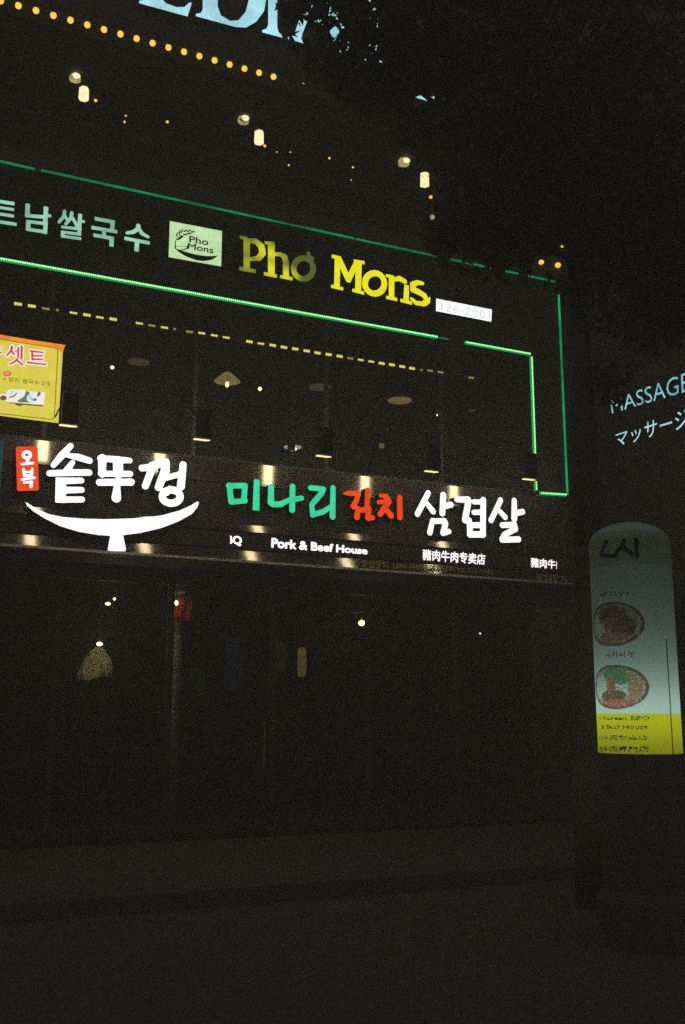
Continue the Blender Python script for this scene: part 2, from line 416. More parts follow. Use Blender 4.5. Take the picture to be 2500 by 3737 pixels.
# terrace rail on the third storey
rl = MB(); rl.box(XL + .3, XR - .31, .06, .11, zf1 + .78, zf1 + .83)
for k in range(9): rl.box(XL + .4 + k * 2.0, XL + .44 + k * 2.0, .065, .105, zf1 + .252, zf1 + .778)
rl.put('terrace_rail', M['frame'], bld)
boxo('parapet_cap', XL - .05, XR + .05, -.03, .36, 14.202, 14.28, M['trim'], bld)
boxo('canopy', XL, XR, -.10, .018, Zt + .16, Zt + .30, M['frame'], bld)

# ------------------------------------------------------------------ other buildings
nd = Vector((math.sin(R_(-14.5)), math.cos(R_(-14.5)), 0)); n0 = Vector((11.47, 1.87, 0)); nn = Vector((-nd.y, nd.x, 0))
if nn.x > 0: nn = -nn
def slab(a0, a1, d0, d1, z0, z1):           # box in the frame of the neighbour wall: a along nd, d out of the wall
    pts = []
    for z in (z0, z1):
        for d in (d0, d1):
            for a in (a0, a1):
                q = n0 + nd * a + nn * d; pts.append((q.x, q.y, z))
    return pts
nb = thing('neighbour_building', n0 + nd * -2 - nn * 3, 'dark plastered building across the alley carrying the cyan massage lettering', 'building')
w = MB(); w.hexa(slab(-9, 16, -8, 0, 0, 33.5)); w.put('wall', M['plaster'], nb)
for fl in range(9):
    for k in range(5):
        a = -7 + k * 4.2; z = 2.2 + fl * 3.3
        if fl == 1 and k in (1, 2): continue
        w = MB(); w.hexa(slab(a, a + 1.5, .003, .05, z, z + 1.4)); fr = w.put('window', M['frame'], nb)
        w = MB(); w.hexa(slab(a + .07, a + 1.43, .051, .058, z + .07, z + 1.33)); w.put('pane', M['black'], fr)
w = MB(); w.hexa(slab(-9.1, 16.1, -8.1, .12, 33.503, 33.75)); w.put('parapet', M['trim'], nb)
ab = thing('back_building', (10, 26, 0), 'unlit dark block closing the far end of the alley', 'building')
boxo('wall', -6, 40, 22, 34, 0, 34, M['plaster'], ab)
for k in range(4):
    for f in range(9):
        fr = boxo('window', 6.2 + k * 2.6, 7.6 + k * 2.6, 21.93, 21.997, 3 + f * 3.4, 4.6 + f * 3.4, M['frame'], ab)
        boxo('pane', 6.3 + k * 2.6, 7.5 + k * 2.6, 21.92, 21.928, 3.1 + f * 3.4, 4.5 + f * 3.4, M['black'], fr)

# ------------------------------------------------------------------ shop sign over the ground floor
FY = -.16
sg = thing('restaurant_sign', (P(1000, 1900).x, 0, zr), 'long dark restaurant sign with white, green and red brush lettering over a white bowl emblem', 'sign')
def zat(px, py, Y=0): return P(px, py, Y).z
def strip(name, z0, z1, y0, y1, m, tilt=0.0, x0=XL, x1=None):
    x1 = P(2080, 2080).x if x1 is None else x1
    me = bpy.data.meshes.new(name)
    v = [(x0, y0, z0), (x1, y0, z0), (x1, y0 + tilt, z1), (x0, y0 + tilt, z1), (x0, y1, z0), (x1, y1, z0), (x1, y1, z1), (x0, y1, z1)]
    me.from_pydata(v, [], [(0, 1, 2, 3), (5, 4, 7, 6), (3, 2, 6, 7), (4, 5, 1, 0), (1, 5, 6, 2), (4, 0, 3, 7)])
    uv = me.uv_layers.new(name='UVMap')
    for l in me.loops: c = me.vertices[l.vertex_index].co; uv.data[l.index].uv = (c.x, c.z)
    me.update(); return put(name, me, m, sg)
zA = zat(950, 1782); zB = zat(933, 1922); zC = zat(933, 1949); zD = zat(933, 2012); zE = zat(933, 2055)
LZ = P(743 * DSP, 1045 * DSP, -1.1).z + .16
def tilt(z0, z1):                          # these cladding strips slope back towards their lamps
    z = (z0 + z1) / 2; pt = Vector((3.0, -.05, z)); l = (Vector((3.0, -1.06, LZ)) - pt).normalized(); v = EYE - pt; v.x = 0; h = l + v.normalized()
    return (z1 - z0) * h.z / -h.y
strip('cladding_strip', zA + .004, zs - .022, -.09, .016, M['bar_gloss'], tilt(zA, zs))
strip('letter_panel', zB + .004, zA, -.06, .016, M['panel'])
strip('cladding_strip', zC + .004, zB, -.10, .016, M['bar_low'], tilt(zC, zB))
strip('display_strip', zD + .004, zC, -.075, .016, M['panel'])
strip('cladding_strip', zE + .004, zD, -.115, .016, M['bar_low'], tilt(zE, zD))
tr_ = strip('ledge_trim', zE - .032, zE, -.20, .016, M['rim'], .016)
LM = [M['white_l'], M['return']]
glyph('letter', [[(505, 152, 21), (440, 222, 25), (382, 290, 19)], [(462, 215, 14), (560, 232, 25), (640, 257, 23)], [(520, 268, 17), (488, 315, 24), (470, 340, 24)],
                 [(355, 348, 22), (500, 342, 24), (637, 342, 23)], ['f', (436, 378, 36), (432, 558, 36)], [(430, 402, 25), (582, 399, 21)], [(440, 468, 26), (584, 466, 21)],
                 [(425, 535, 22), (585, 535, 22)]], A_, FY, LM, sg)
glyph('letter', [[(718, 240, 22), (840, 250, 25), (928, 256, 20)], [(732, 240, 30), (730, 352, 26)], [(845, 260, 36), (845, 350, 34)], [(722, 350, 21), (930, 352, 22)],
                 [(712, 412, 25), (938, 410, 26)], [(838, 430, 21), (832, 522, 34)]], A_, FY, LM, sg)
glyph('letter', [[(1016, 310, 24), (1110, 300, 25)], [(1090, 310, 26), (1040, 438, 25)], [(1085, 290, 24), (1185, 275, 30)], [(1186, 268, 28), (1182, 330, 32), (1134, 448, 27)],
                 [(1190, 380, 20), (1290, 352, 20)], [(1310, 286, 25), (1294, 440, 29)], ring(1225, 514, 64, 48, 26), [(1215, 452, 16), (1190, 482, 27)]], A_, FY, LM, sg)
GM = [M['teal_l'], M['return']]
glyph('letter', [[(150, 238, 28), (166, 392, 29)], [(142, 242, 25), (298, 242, 28)], [(298, 245, 27), (288, 370, 28), (310, 382, 16)], [(168, 396, 28), (300, 386, 24)],
                 ['f', (410, 182, 28), (404, 478, 34)], [(412, 208, 26), (410, 230, 29)]], B_, FY, GM, sg)
glyph('letter', [[(548, 255, 29), (545, 400, 32), (565, 420, 28), (640, 418, 28), (722, 376, 22)], [(752, 250, 28), (748, 472, 30)], [(765, 372, 25), (838, 360, 25)]], B_, FY, GM, sg)
glyph('letter', [[(924, 262, 26), (1048, 274, 25), (1030, 312, 28), (938, 418, 26)], [(935, 428, 26), (945, 520, 27)], [(940, 520, 24), (1040, 492, 26), (1120, 440, 22)],
                 [(1138, 262, 26), (1134, 536, 30)]], B_, FY, GM, sg)
RM = [M['red_l'], M['return']]
glyph('letter', [[(90, 370, 22), (180, 360, 56), (310, 362, 60), (400, 370, 56)], [(405, 380, 52), (370, 520, 58), (300, 650, 66)], [(620, 300, 66), (610, 480, 62), (600, 660, 58)],
                 [(400, 690, 52), (380, 880, 72)], [(410, 740, 54), (620, 720, 66)], [(640, 700, 66), (620, 880, 68), (620, 915, 56), (730, 900, 52)]], K_, FY, RM, sg)
glyph('letter', [[(900, 410, 44), (1020, 430, 58), (1090, 540, 60), (980, 690, 68), (890, 820, 64)], [(860, 560, 50), (1050, 540, 54)], [(1040, 750, 62), (1130, 850, 70)],
                 [(1320, 460, 66), (1325, 890, 68)]], K_, FY, RM, sg)
glyph('letter', [[(364, 178, 24), (330, 245, 25), (277, 348, 25)], [(342, 248, 20), (405, 328, 25)], [(488, 195, 27), (480, 342, 27)], [(500, 285, 25), (552, 272, 24)],
                 [(400, 402, 22), (378, 500, 25)], [(402, 408, 22), (498, 405, 24), (506, 430, 26), (486, 502, 26), (535, 492, 22)]], C_, FY, LM, sg)
glyph('letter', [[(598, 230, 23), (690, 232, 28)], [(695, 240, 27), (680, 320, 29), (665, 398, 28)], [(815, 235, 26), (812, 518, 27)], [(738, 250, 21), (800, 250, 21)],
                 [(738, 336, 22), (800, 334, 22)], [(700, 402, 25), (708, 515, 28)], [(705, 440, 24), (812, 440, 24)], [(704, 516, 26), (815, 516, 26)]], C_, FY, LM, sg)
glyph('letter', [[(956, 236, 24), (922, 310, 24), (878, 400, 24)], [(935, 312, 20), (994, 375, 24)], [(1068, 240, 24), (1068, 388, 28)], [(1085, 342, 24), (1136, 331, 24)],
                 [(970, 440, 24), (1070, 436, 24), (1078, 470, 25), (988, 518, 24), (970, 555, 26)], [(968, 560, 24), (1104, 556, 25)]], C_, FY, LM, sg)
poly('bowl_emblem', [[(182, 553), (200, 562), (260, 600), (350, 640), (450, 660), (600, 672), (750, 676), (950, 670), (1150, 650), (1280, 615), (1360, 580), (1412, 548), (1423, 556),
                      (1413, 590), (1370, 640), (1280, 690), (1150, 740), (1000, 775), (880, 790), (902, 892), (895, 905), (778, 905), (771, 892), (788, 795), (700, 788), (560, 765),
                      (430, 725), (320, 670), (240, 620), (195, 580)]], A_, FY, [M['bowl_l'], M['return']], sg)
bd = poly('badge', [[(124, 157), (258, 157), (270, 166), (278, 462), (268, 471), (132, 474), (122, 466), (113, 168)]], A_, FY + .01, [M['badge'], M['return']], sg)
BM = [M['white_l'], M['return']]
glyph('badge_lettering', [ring(192, 216, 26, 22, 11), [(205, 235, 11), (195, 266, 11)], [(156, 282, 9), (236, 274, 9)],
                          [(168, 318, 9), (174, 366, 9)], [(230, 316, 9), (226, 362, 9)], [(172, 340, 8), (228, 336, 8)], [(174, 366, 9), (226, 362, 9)],
                          [(156, 392, 8), (246, 379, 9)], [(200, 366, 9), (201, 384, 8)], [(172, 414, 8), (222, 409, 9)], [(226, 408, 10), (222, 442, 11)]], A_, FY - .005, BM, bd, .012, .005)
LT = [M['led_text'], M['black']]
TX = -.085
text_on('led_message', 'BBQ', [(840, 1991), (883, 1994), (840, 1953), (883, 1957)], TX, LT, sg, .045, .008, clip=(.46, 1.0))
text_on('led_message', 'Pork & Beef House', [(990, 1999), (1341, 2024), (991, 1962), (1342, 1998)], TX, LT, sg, .045, .008)
text_on('led_message', '豬肉牛肉专卖店', [(1542, 2044), (1770, 2062), (1542, 2003), (1772, 2022)], TX, LT, sg, .022, .008)
text_on('led_message', '豬肉牛肉', [(1937, 2070), (2032, 2077), (1937, 2034), (2033, 2044)], TX, LT, sg, .022, .008, clip=(0, .80))
GT = [M['gold_text'], M['black']]
text_on('phone_lettering', '창업문의 1899-5899 / 예약문의 02-323-3545', [(1318, 2070), (1800, 2098), (1318, 2043), (1800, 2074)], -.125, GT, sg, .02, .006)
text_on('phone_lettering', '창업문의', [(1956, 2118), (2070, 2126), (1956, 2092), (2070, 2100)], -.125, GT, sg, .02, .006)

# floodlights on arms above the sign
fl_names = ['arm floodlight at the lower corner of the yellow menu banner', 'arm floodlight above the white bowl emblem lettering',
            'arm floodlight above the green brush letters', 'arm floodlight above the white brush letters at the sign end', 'arm floodlight crossing the green light line at the right pier']
fl_px = [(158, 975), (464, 1007), (743, 1045), (990, 1080), (1213, 1098)]
def make_flood(loc, label):
    """Arm lamp: the lens looks down and back at the wall."""
    t = thing('arm_floodlight', loc, label, 'floodlight', 'floodlights over the restaurant sign')
    x, y, z = loc; W, H = .064, .33                # z is the lower lip; the lens wraps from the lip up the wall side
    h = MB(); h.box(x - .085, x + .085, y - .045, y + .028, z + .014, z + H + .03); h.box(x - .07, x + .07, y - .085, y - .0452, z + .06, z + H - .04); h.put('housing', M['frame'], t)
    h = MB(); h.box(x - W, x + W, y + .030, y + .040, z + .02, z + H + .01)
    h.put('lens', M['flood'], t)
    h = MB(); h.hexa([(x - .10, y + .005, z), (x + .09, y + .005, z), (x - .10, y + .04, z), (x + .05, y + .04, z), (x - .10, y + .0, z + .010), (x + .09, y + .0, z + .010), (x - .10, y + .04, z + .010), (x + .05, y + .04, z + .010)]); h.put('lens_lip', M['flood_lip'], t)
    h = MB(); h.tube((x, y, z + H + .02), (x, y + .25, z + H + .12), .009); h.tube((x, y + .25, z + H + .12), (x, .0, z + H + .06), .009); h.box(x - .05, x + .05, -.012, .016, z + H + .01, z + H + .11)
    h.put('arm', M['arm'], t)
    return t
for (a, b), lab in zip(fl_px, fl_names):
    make_flood(P(a * DSP, b * DSP, -1.1), lab)

# ------------------------------------------------------------------ upper fascia with green light lines
FS = -.14
fs = thing('noodle_shop_fascia', (P(1000, 950).x, 0, zf0), 'dark L-shaped fascia outlined by green light strips carrying mint and yellow letters', 'sign')
z_lo, z_hi = zat(970, 1118, FS), zat(700, 741, FS)
z_lo = P(970, 1118.0, FS).z; zb = P(2020, 1803, FS).z
xo = P(2055, 1440, FS).x; xin = P(1947, 1560, FS).x
fp = MB(); fp.box(XL, xo + .02, FS + .03, .015, z_lo, z_hi); fp.box(xin, xo + .02, FS + .03, .015, zb, z_lo - .002); fp.put('fascia_panel', M['panel'], fs)
def light_line(a, b, Y, r, m, dots=None, step=.027):
    pa, pb = P(*a, Y), P(*b, Y)
    t = MB(); t.tube(pa, pb, r, seg=8); o = t.put('light_strip', m, fs)
    if dots:
        d = MB(); n = int((pb - pa).length / step)
        for k in range(n):
            if dots == 2 and random.random() < .03: continue
            c = pa.lerp(pb, (k + .5) / n); d.ball((c.x, Y - r * .86, c.z), .0125, 6, 4)
        q = d.put('led_dots', M['green_core'], o); q['kind'] = 'stuff'
light_line((-60, 935), (1595, 1231), FS, .026, M['green_tube'], 1)
light_line((1600, 1232), (1636, 1238), FS, .012, M['green_dim'])
light_line((1698, 1250), (1934, 1293), FS, .026, M['green_tube'], 1)
light_line((1938, 1303), (1953.5, 1738), FS, .026, M['green_tube'], 1)
light_line((1954, 1757), (1955.5, 1790), FS, .026, M['green_tube'], 1)
light_line((1971, 1800), (2064, 1806), FS, .026, M['green_tube'], 1)
light_line((2071, 1806), (2039, 1076), FS, .016, M['green_edge'])
light_line((-60, 575), (127, 617), FS, .015, M['green_dim'])
light_line((150, 621), (1292, 870), FS, .015, M['green_dim'])
light_line((1300, 872), (2036, 1030), FS, .015, M['green_dim'])
NM = [M['mint_l'], M['return']]
LY = FS - .05
glyph('letter', [['f', (-60, 450, 17), (140, 480, 17)], ['f', (-60, 507, 14), (135, 536, 14)], ['f', (-60, 568, 15), (135, 598, 15)], ['f', (-90, 640, 16), (160, 677, 16)]], G7, LY, NM, fs, .05, .006)
glyph('letter', [['f', (265, 478, 20), (260, 605, 20)], ['f', (242, 592, 17), (420, 606, 17)], ['f', (440, 505, 20), (432, 656, 20)], ['f', (440, 590, 14), (490, 597, 14)],
                 ['f', (272, 635, 20), (268, 735, 20)], ['f', (255, 648, 16), (455, 672, 16)], ['f', (437, 662, 18), (430, 768, 18)], ['f', (252, 722, 16), (445, 750, 16)]], G7, LY, NM, fs, .05, .006)
glyph('letter', [[(616, 550, 15), (612, 595, 15), (563, 655, 13)], [(617, 592, 14), (645, 640, 14)], [(685, 565, 16), (680, 610, 16), (628, 672, 14)], [(688, 608, 15), (733, 688, 15)],
                 ['f', (765, 575, 18), (757, 705, 18)], ['f', (765, 643, 13), (810, 652, 13)], ['f', (585, 700, 14), (778, 722, 14)], ['f', (585, 748, 14), (774, 772, 14)],
                 ['f', (583, 788, 14), (776, 814, 14)], ['f', (757, 716, 16), (756, 775, 16)], ['f', (599, 740, 16), (598, 795, 16)]], G7, LY, NM, fs, .05, .006)
glyph('letter', [['f', (903, 620, 18), (1095, 656, 18)], ['f', (1076, 645, 19), (1070, 742, 19)], ['f', (872, 705, 17), (1120, 748, 17)], ['f', (995, 725, 18), (990, 795, 18)],
                 ['f', (890, 778, 17), (1086, 812, 17)], ['f', (1068, 795, 19), (1062, 888, 19)]], G7, LY, NM, fs, .05, .006)
glyph('letter', [[(1320, 690, 20), (1312, 722, 19), (1270, 750, 18), (1212, 758, 15)], [(1325, 715, 18), (1352, 762, 18), (1410, 795, 15)], ['f', (1186, 808, 17), (1430, 855, 17)],
                 ['f', (1308, 825, 20), (1302, 935, 20)]], G7, LY, NM, fs, .05, .006)
# worn yellow letters: some of their light modules have failed
def worn(name, lit, base=(.075, .11, .02)):
    m, t, o = mat(name); e = t.nodes.new('ShaderNodeEmission'); g = t.nodes.new('ShaderNodeNewGeometry'); acc = None
    for px, py, rad, wt in lit:
        q = P(px, py, LY); v = t.nodes.new('ShaderNodeVectorMath'); v.operation = 'DISTANCE'; v.inputs[1].default_value = q
        t.links.new(g.outputs['Position'], v.inputs[0])
        r = t.nodes.new('ShaderNodeMapRange'); r.interpolation_type = 'SMOOTHSTEP'; r.inputs[1].default_value = 0; r.inputs[2].default_value = rad; r.inputs[3].default_value = wt; r.inputs[4].default_value = 0
        t.links.new(v.outputs['Value'], r.inputs[0])
        if acc is None: acc = r.outputs[0]
        else:
            a = t.nodes.new('ShaderNodeMath'); a.operation = 'MAXIMUM'; t.links.new(acc, a.inputs[0]); t.links.new(r.outputs[0], a.inputs[1]); acc = a.outputs[0]
    mx = t.nodes.new('ShaderNodeMix'); mx.data_type = 'RGBA'; mx.inputs[6].default_value = (*base, 1); mx.inputs[7].default_value = (.72, .69, .012, 1)
    e.inputs[1].default_value = EM; t.links.new(acc, mx.inputs[0]); t.links.new(mx.outputs[2], e.inputs[0]); t.links.new(e.outputs[0], o.inputs[0]); return m
M['pho_l'] = worn('worn_yellow_letter', [(962, 915, .26, .9), (905, 960, .2, .45), (900, 900, .22, .35), (988, 925, .22, .95), (990, 985, .30, 1.0), (1044, 1005, .22, 1.0), (1030, 940, .14, .4), (1070, 1005, .16, .7)])
PM = [M['pho_l'], M['return']]
glyph('letter', [['f', (845, 262, 28), (845, 550, 28)], ['f', (782, 252, 13), (850, 268, 17)], ['f', (778, 530, 17), (925, 556, 17)],
                 [(850, 285, 20), (925, 290, 24), (975, 335, 29), (985, 395, 29), (950, 440, 24), (880, 447, 16)]], G5, LY, PM, fs, .05, .006)
glyph('letter', [['f', (1062, 305, 30), (1062, 590, 30)], ['f', (1003, 302, 14), (1092, 312, 16)], ['f', (996, 575, 15), (1112, 598, 16)],
                 [(1090, 405, 15), (1140, 405, 19), (1180, 428, 26), (1190, 475, 27)], ['f', (1191, 470, 27), (1191, 610, 27)], ['f', (1138, 600, 14), (1252, 622, 16)]], G5, LY, PM, fs, .05, .006)
glyph('letter', [ring(1345, 530, 86, 92, 25), [(1388, 396, 17), (1395, 425, 20), (1428, 442, 14)]], G5, LY, PM, fs, .05, .006)
MM = [M['mons_l'], M['return']]
glyph('letter', [['f', (184, 178, 24), (178, 425, 24)], ['f', (136, 168, 15), (212, 185, 15)], ['f', (130, 412, 14), (230, 436, 14)], [(200, 200, 24), (272, 358, 26)], [(272, 358, 24), (338, 225, 22)],
                 ['f', (356, 215, 26), (352, 455, 26)], ['f', (316, 207, 14), (405, 222, 14)], ['f', (304, 445, 14), (402, 470, 14)]], G6, LY, MM, fs, .05, .006)
glyph('letter', [ring(487, 390, 80, 84, 25)], G6, LY, MM, fs, .05, .006)
glyph('letter', [['f', (625, 335, 24), (625, 515, 24)], ['f', (578, 325, 13), (645, 340, 13)], ['f', (580, 503, 14), (672, 523, 14)], [(645, 358, 16), (690, 350, 22), (732, 374, 21)],
                 ['f', (748, 402, 20), (744, 545, 25)], ['f', (696, 528, 14), (792, 552, 14)]], G6, LY, MM, fs, .05, .006)
glyph('letter', [[(878, 390, 15), (840, 383, 20), (800, 398, 24), (800, 440, 25), (850, 462, 24), (896, 492, 22), (912, 530, 20), (885, 558, 20), (825, 550, 18), (788, 515, 13)],
                 [(936, 508, 7), (928, 540, 13), (905, 560, 14)]], G6, LY, MM, fs, .05, .006)
lb = poly('logo_board', [[(168, 112), (628, 200), (620, 512), (158, 430)]], G5, LY, [M['logo'], M['return']], fs, .06)
Q_ = (.14668, 600, 790); IK = [M['print'], M['print']]
poly('printed_bowl', [[(255, 745), (300, 800), (420, 845), (600, 900), (800, 950), (1000, 980), (1200, 985), (1290, 975), (1325, 958), (1300, 1000), (1200, 1065), (1080, 1095), (950, 1105), (800, 1085),
                       (640, 1030), (480, 960), (340, 865), (270, 790)]], Q_, LY - .004, IK, lb, .004)
poly('printed_rice_ear', [ell(x, y, 62, 17, 10, a) for x, y, a in ((312, 445, -1.2), (378, 390, -1.25), (437, 362, -1.1), (520, 355, -.5), (610, 355, -.4), (705, 380, -.1), (615, 418, .0), (520, 445, .05), (430, 487, .1), (400, 522, -.1), (365, 558, -.3))],
     Q_, LY - .004, IK, lb, .004)
glyph('printed_stem', [[(300, 560, 7), (270, 640, 10), (268, 720, 12), (275, 790, 16)], [(300, 560, 6), (340, 470, 5), (420, 420, 5)], [(270, 745, 5), (400, 735, 4), (540, 748, 5)],
                       [(400, 830, 8), (500, 825, 10), (560, 790, 14), (590, 720, 18)]], Q_, LY - .004, IK, lb, .004, .003)
text_on('printed_lettering', 'Pho', [(600 + 620 * .14668, 790 + 640 * .14668), (600 + 1090 * .14668, 790 + 725 * .14668), (600 + 620 * .14668, 790 + 480 * .14668), (600 + 1100 * .14668, 790 + 555 * .14668)], LY - .004, IK, lb, .012, .004)
text_on('printed_lettering', 'Mons', [(600 + 580 * .14668, 790 + 800 * .14668), (600 + 1215 * .14668, 790 + 925 * .14668), (600 + 590 * .14668, 790 + 655 * .14668), (600 + 1225 * .14668, 790 + 760 * .14668)], LY - .004, IK, lb, .012, .004)
ph = poly('phone_plate', [[(990, 514), (1445, 604), (1440, 704), (988, 616)]], G6, LY, [M['plate'], M['return']], fs, .04)
g6 = lambda x, y: (1150 + .44643 * x, 860 + .44643 * y)
text_on('printed_number', '326-2001', [g6(1012, 606), g6(1428, 686), g6(1014, 542), g6(1430, 622)], LY - .004, [M['plate_text']] * 2, ph, -.012, .003, 1.25)

# row of small yellow light modules under the fascia
led = [(103, 47, 1), (182, 59, 1), (262, 74, .6), (328, 82, .2), (420, 98, .7), (497, 110, 1), (571, 124, .7), (648, 134, .8), (797, 158, .7), (869, 171, .5), (941, 182, .7), (999, 190, .2),
       (1084, 206, .6), (1154, 214, .7), (1226, 227, .7), (1294, 239, .7)]
led = [(x * .6378, 1080 + y * .6378, b) for x, y, b in led] + [(850 + x * .7334, 1180 + y * .7334, b) for x, y, b in (
    (82, 92, 1), (139, 102, .7), (198, 110, 1), (254, 120, 1), (310, 128, 1), (367, 138, 1), (421, 148, .8), (476, 156, 1), (531, 165, 1), (583, 175, .6), (636, 183, .7), (688, 191, .7), (740, 200, .8),
    (791, 207, .8), (842, 216, .8), (891, 225, .8), (938, 233, .2), (981, 236, .5), (1033, 244, .6), (1185, 271, .5))]
lr = thing('yellow_led_row', (P(900, 1250).x, -.05, zf0 - .1), 'row of small yellow light modules along the head of the upper window', 'light strip')
p0, p1 = P(20, 1100, -.04), P(1760, 1385, -.04)
boxo('rail', p0.x, p1.x, -.022, .012, p0.z - .03, p0.z + .03, M['black'], lr)
for x, y, b in led:
    c = P(x, y, -.04); m = MB()
    m.box(c.x - .055, c.x + .055, -.034, -.024, c.z - .025, c.z + .025, 1)
    n_ = 3 if b > .3 else 1
    for k in range(n_): m.ball((c.x + (k - (n_ - 1) / 2) * .03, -.042, c.z + .002), .0175, 8, 6, sz=1.15 if b > .75 else .8)
    m.put('light_module', [M['dash'] if b > .65 else M['dash_dim'], M['black']], lr, True)

# ------------------------------------------------------------------ large letters and bulb row at the top
tl_ = thing('rooftop_letter_sign', (P(800, 60).x, 0, Zt + .6), 'large pale cyan serif letters at the top edge, partly behind leaves', 'sign')
def slant(ox, oy, pts): return [(ox + a, oy + .275 * a - b) for a, b in pts]
CM = [M['cyan_l'], M['return']]
TY = -.10
poly('letter', [slant(130, 14, [(0, 0), (213, 0), (232, 65), (222, 65), (200, 38), (165, 28), (118, 32), (92, 55), (88, 180), (150, 180), (165, 150), (172, 150), (172, 240), (165, 240), (150, 205), (88, 205),
                                (88, 350), (160, 350), (190, 330), (205, 290), (215, 290), (205, 375), (0, 375), (0, 365), (22, 352), (28, 335), (28, 40), (20, 20), (0, 10)])], T1, TY, CM, tl_, .12)
poly('letter', [slant(380, 71, [(0, 0), (175, 0), (220, 10), (265, 48), (300, 105), (313, 180), (303, 260), (265, 330), (215, 365), (160, 375), (0, 375), (0, 365), (22, 352), (30, 335), (30, 40), (22, 20), (0, 10)]),
                slant(380, 71, [(96, 340), (96, 70), (110, 34), (150, 20), (188, 34), (218, 78), (234, 140), (238, 190), (228, 260), (205, 315), (170, 345), (115, 350)])], T1, TY, CM, tl_, .12)
poly('letter', [slant(672, 142, [(0, 0), (88, 0), (88, 10), (72, 20), (66, 42), (66, 335), (74, 355), (88, 365), (88, 375), (0, 375), (0, 365), (20, 352), (26, 335), (26, 40), (18, 20), (0, 10)])], T1, TY, CM, tl_, .12)
poly('letter', [slant(785, 172, [(0, 0), (80, 0), (80, 10), (62, 20), (62, 36), (84, 100), (178, 100), (204, 36), (204, 20), (186, 10), (186, 0), (300, 0), (300, 10), (278, 30), (160, 380), (140, 380), (30, 36), (18, 18), (0, 10)]),
                slant(785, 172, [(94, 124), (168, 124), (131, 250)])], T1, TY, CM, tl_, .12)
poly('letter', [slant(1115, 262, [(0, 0), (88, 0), (88, 10), (72, 20), (66, 42), (66, 335), (74, 355), (88, 365), (88, 375), (0, 375), (0, 365), (20, 352), (26, 335), (26, 40), (18, 20), (0, 10)])], T1, TY, CM, tl_, .12)
boxo('letter_rail', XL, P(1640, 200).x, -.015, .0, P(900, 40).z - .02, P(900, 40).z + .03, M['frame'], tl_)
cl = thing('small_cyan_sign', (P(1570, 350).x, -.05, P(1570, 350).z), 'short strip of cyan light glimpsed through the dark leaves', 'sign')
s0, s1 = P(1515, 352, -.05), P(1628, 352, -.05)
boxo('backing', s0.x - .02, s1.x + .02, -.045, .015, s0.z - .10, s0.z + .12, M['frame'], cl)
boxo('lit_face', s0.x, s1.x, -.055, -.047, s0.z - .07, s0.z + .09, M['cyan_l'], cl)

gar = thing('bulb_row', (P(500, 140).x, -.1, Zt), 'straight row of round yellow bulbs below the cyan letters', 'string lights')
bl_ = [(2, 18), (84, 38), (173, 60), (264, 83), (352, 105), (441, 128), (528, 151), (614, 173), (699, 196), (784, 218), (867, 240), (949, 262), (1031, 284), (1111, 307), (1191, 329), (1269, 352), (1348, 373), (1423, 396)]
ub = [P(x * .7015, y * .7015, -.12) for x, y in bl_]
zb_ = sum(p.z for p in ub) / len(ub); step_ = (ub[-1].x - ub[0].x) / (len(ub) - 1)
proto = None
boxo('rail', XL, ub[-1].x + .75, -.13, -.102, zb_ + .045, zb_ + .075, M['frame'], gar)
for k in range(-3, len(ub)):
    c = Vector((ub[0].x + step_ * k, -.12, zb_))
    if proto is None:
        m = MB(); m.ball(c, .041, 12, 8); proto = put('bulb', m.mesh('bulb'), M['bulb_y'], gar, True, base=c)
        m = MB(); m.tube(c + Vector((0, 0, .037)), c + Vector((0, 0, .062)), .017); put('socket', m.mesh('socket'), M['black'], proto)
    else:
        o = dup(proto, gar); o.location = c - world_loc(gar)

# ------------------------------------------------------------------ lanterns and fairy lights on the third storey
def lantern(px, py, Y, w, h, label):
    c = P(px, py, Y); u = mpp(px, py, Y); w *= u; h *= u
    t = thing('wall_lantern', c, label, 'lantern', 'square lanterns on the terrace')
    m = MB(); m.lathe(c, [(w * .5, -h * .5), (w * .47, h * .42), (w * .36, h * .5)], 6); m.put('shade', M['lantern'], t)
    m = MB(); m.lathe(c, [(.001, h * .62), (w * .40, h * .505), (w * .52, h * .50)], 6); m.tube(c + Vector((0, 0, h * .6)), (c.x, c.y, Zt + .08), .006, seg=6); m.put('cap', M['frame'], t)
    return t
for (x, y), lab in zip(((192, 214), (593, 314), (972, 411)), ('square lit lantern nearest the row of round bulbs at left', 'square lit lantern in the middle of the dark terrace', 'square lit lantern beside the tree leaves above the yellow letters')):
    lantern(x * DSP, y * DSP, .7, 34, 42, lab)
for (x, y), lab in zip(((172, 177), (557, 273), (924, 370)), ('dome lamp up and left of the left terrace lantern', 'dome lamp up and left of the middle terrace lantern', 'dome lamp up and left of the terrace lantern by the leaves')):
    x *= DSP; y *= DSP; c = P(x, y, 1.2); u = mpp(x, y, 1.2)
    t = thing('dome_lamp', c, lab, 'lamp', 'dome lamps on the terrace')
    m = MB(); m.lathe(c, [(19 * u, -10 * u), (18 * u, 2 * u), (13 * u, 10 * u), (.001, 13 * u)], 14); m.put('dome', M['dome'], t, True)
    m = MB(); m.ball(c + Vector((2 * u, -15 * u, -3 * u)), 11 * u, 10, 7, sx=1.2, sz=.75); m.put('bulb', M['lantern'], t, True)
    m = MB(); m.tube(c + Vector((0, 0, 13 * u)), (c.x, c.y, Zt + .09), .008, seg=6); m.put('stem', M['frame'], t)
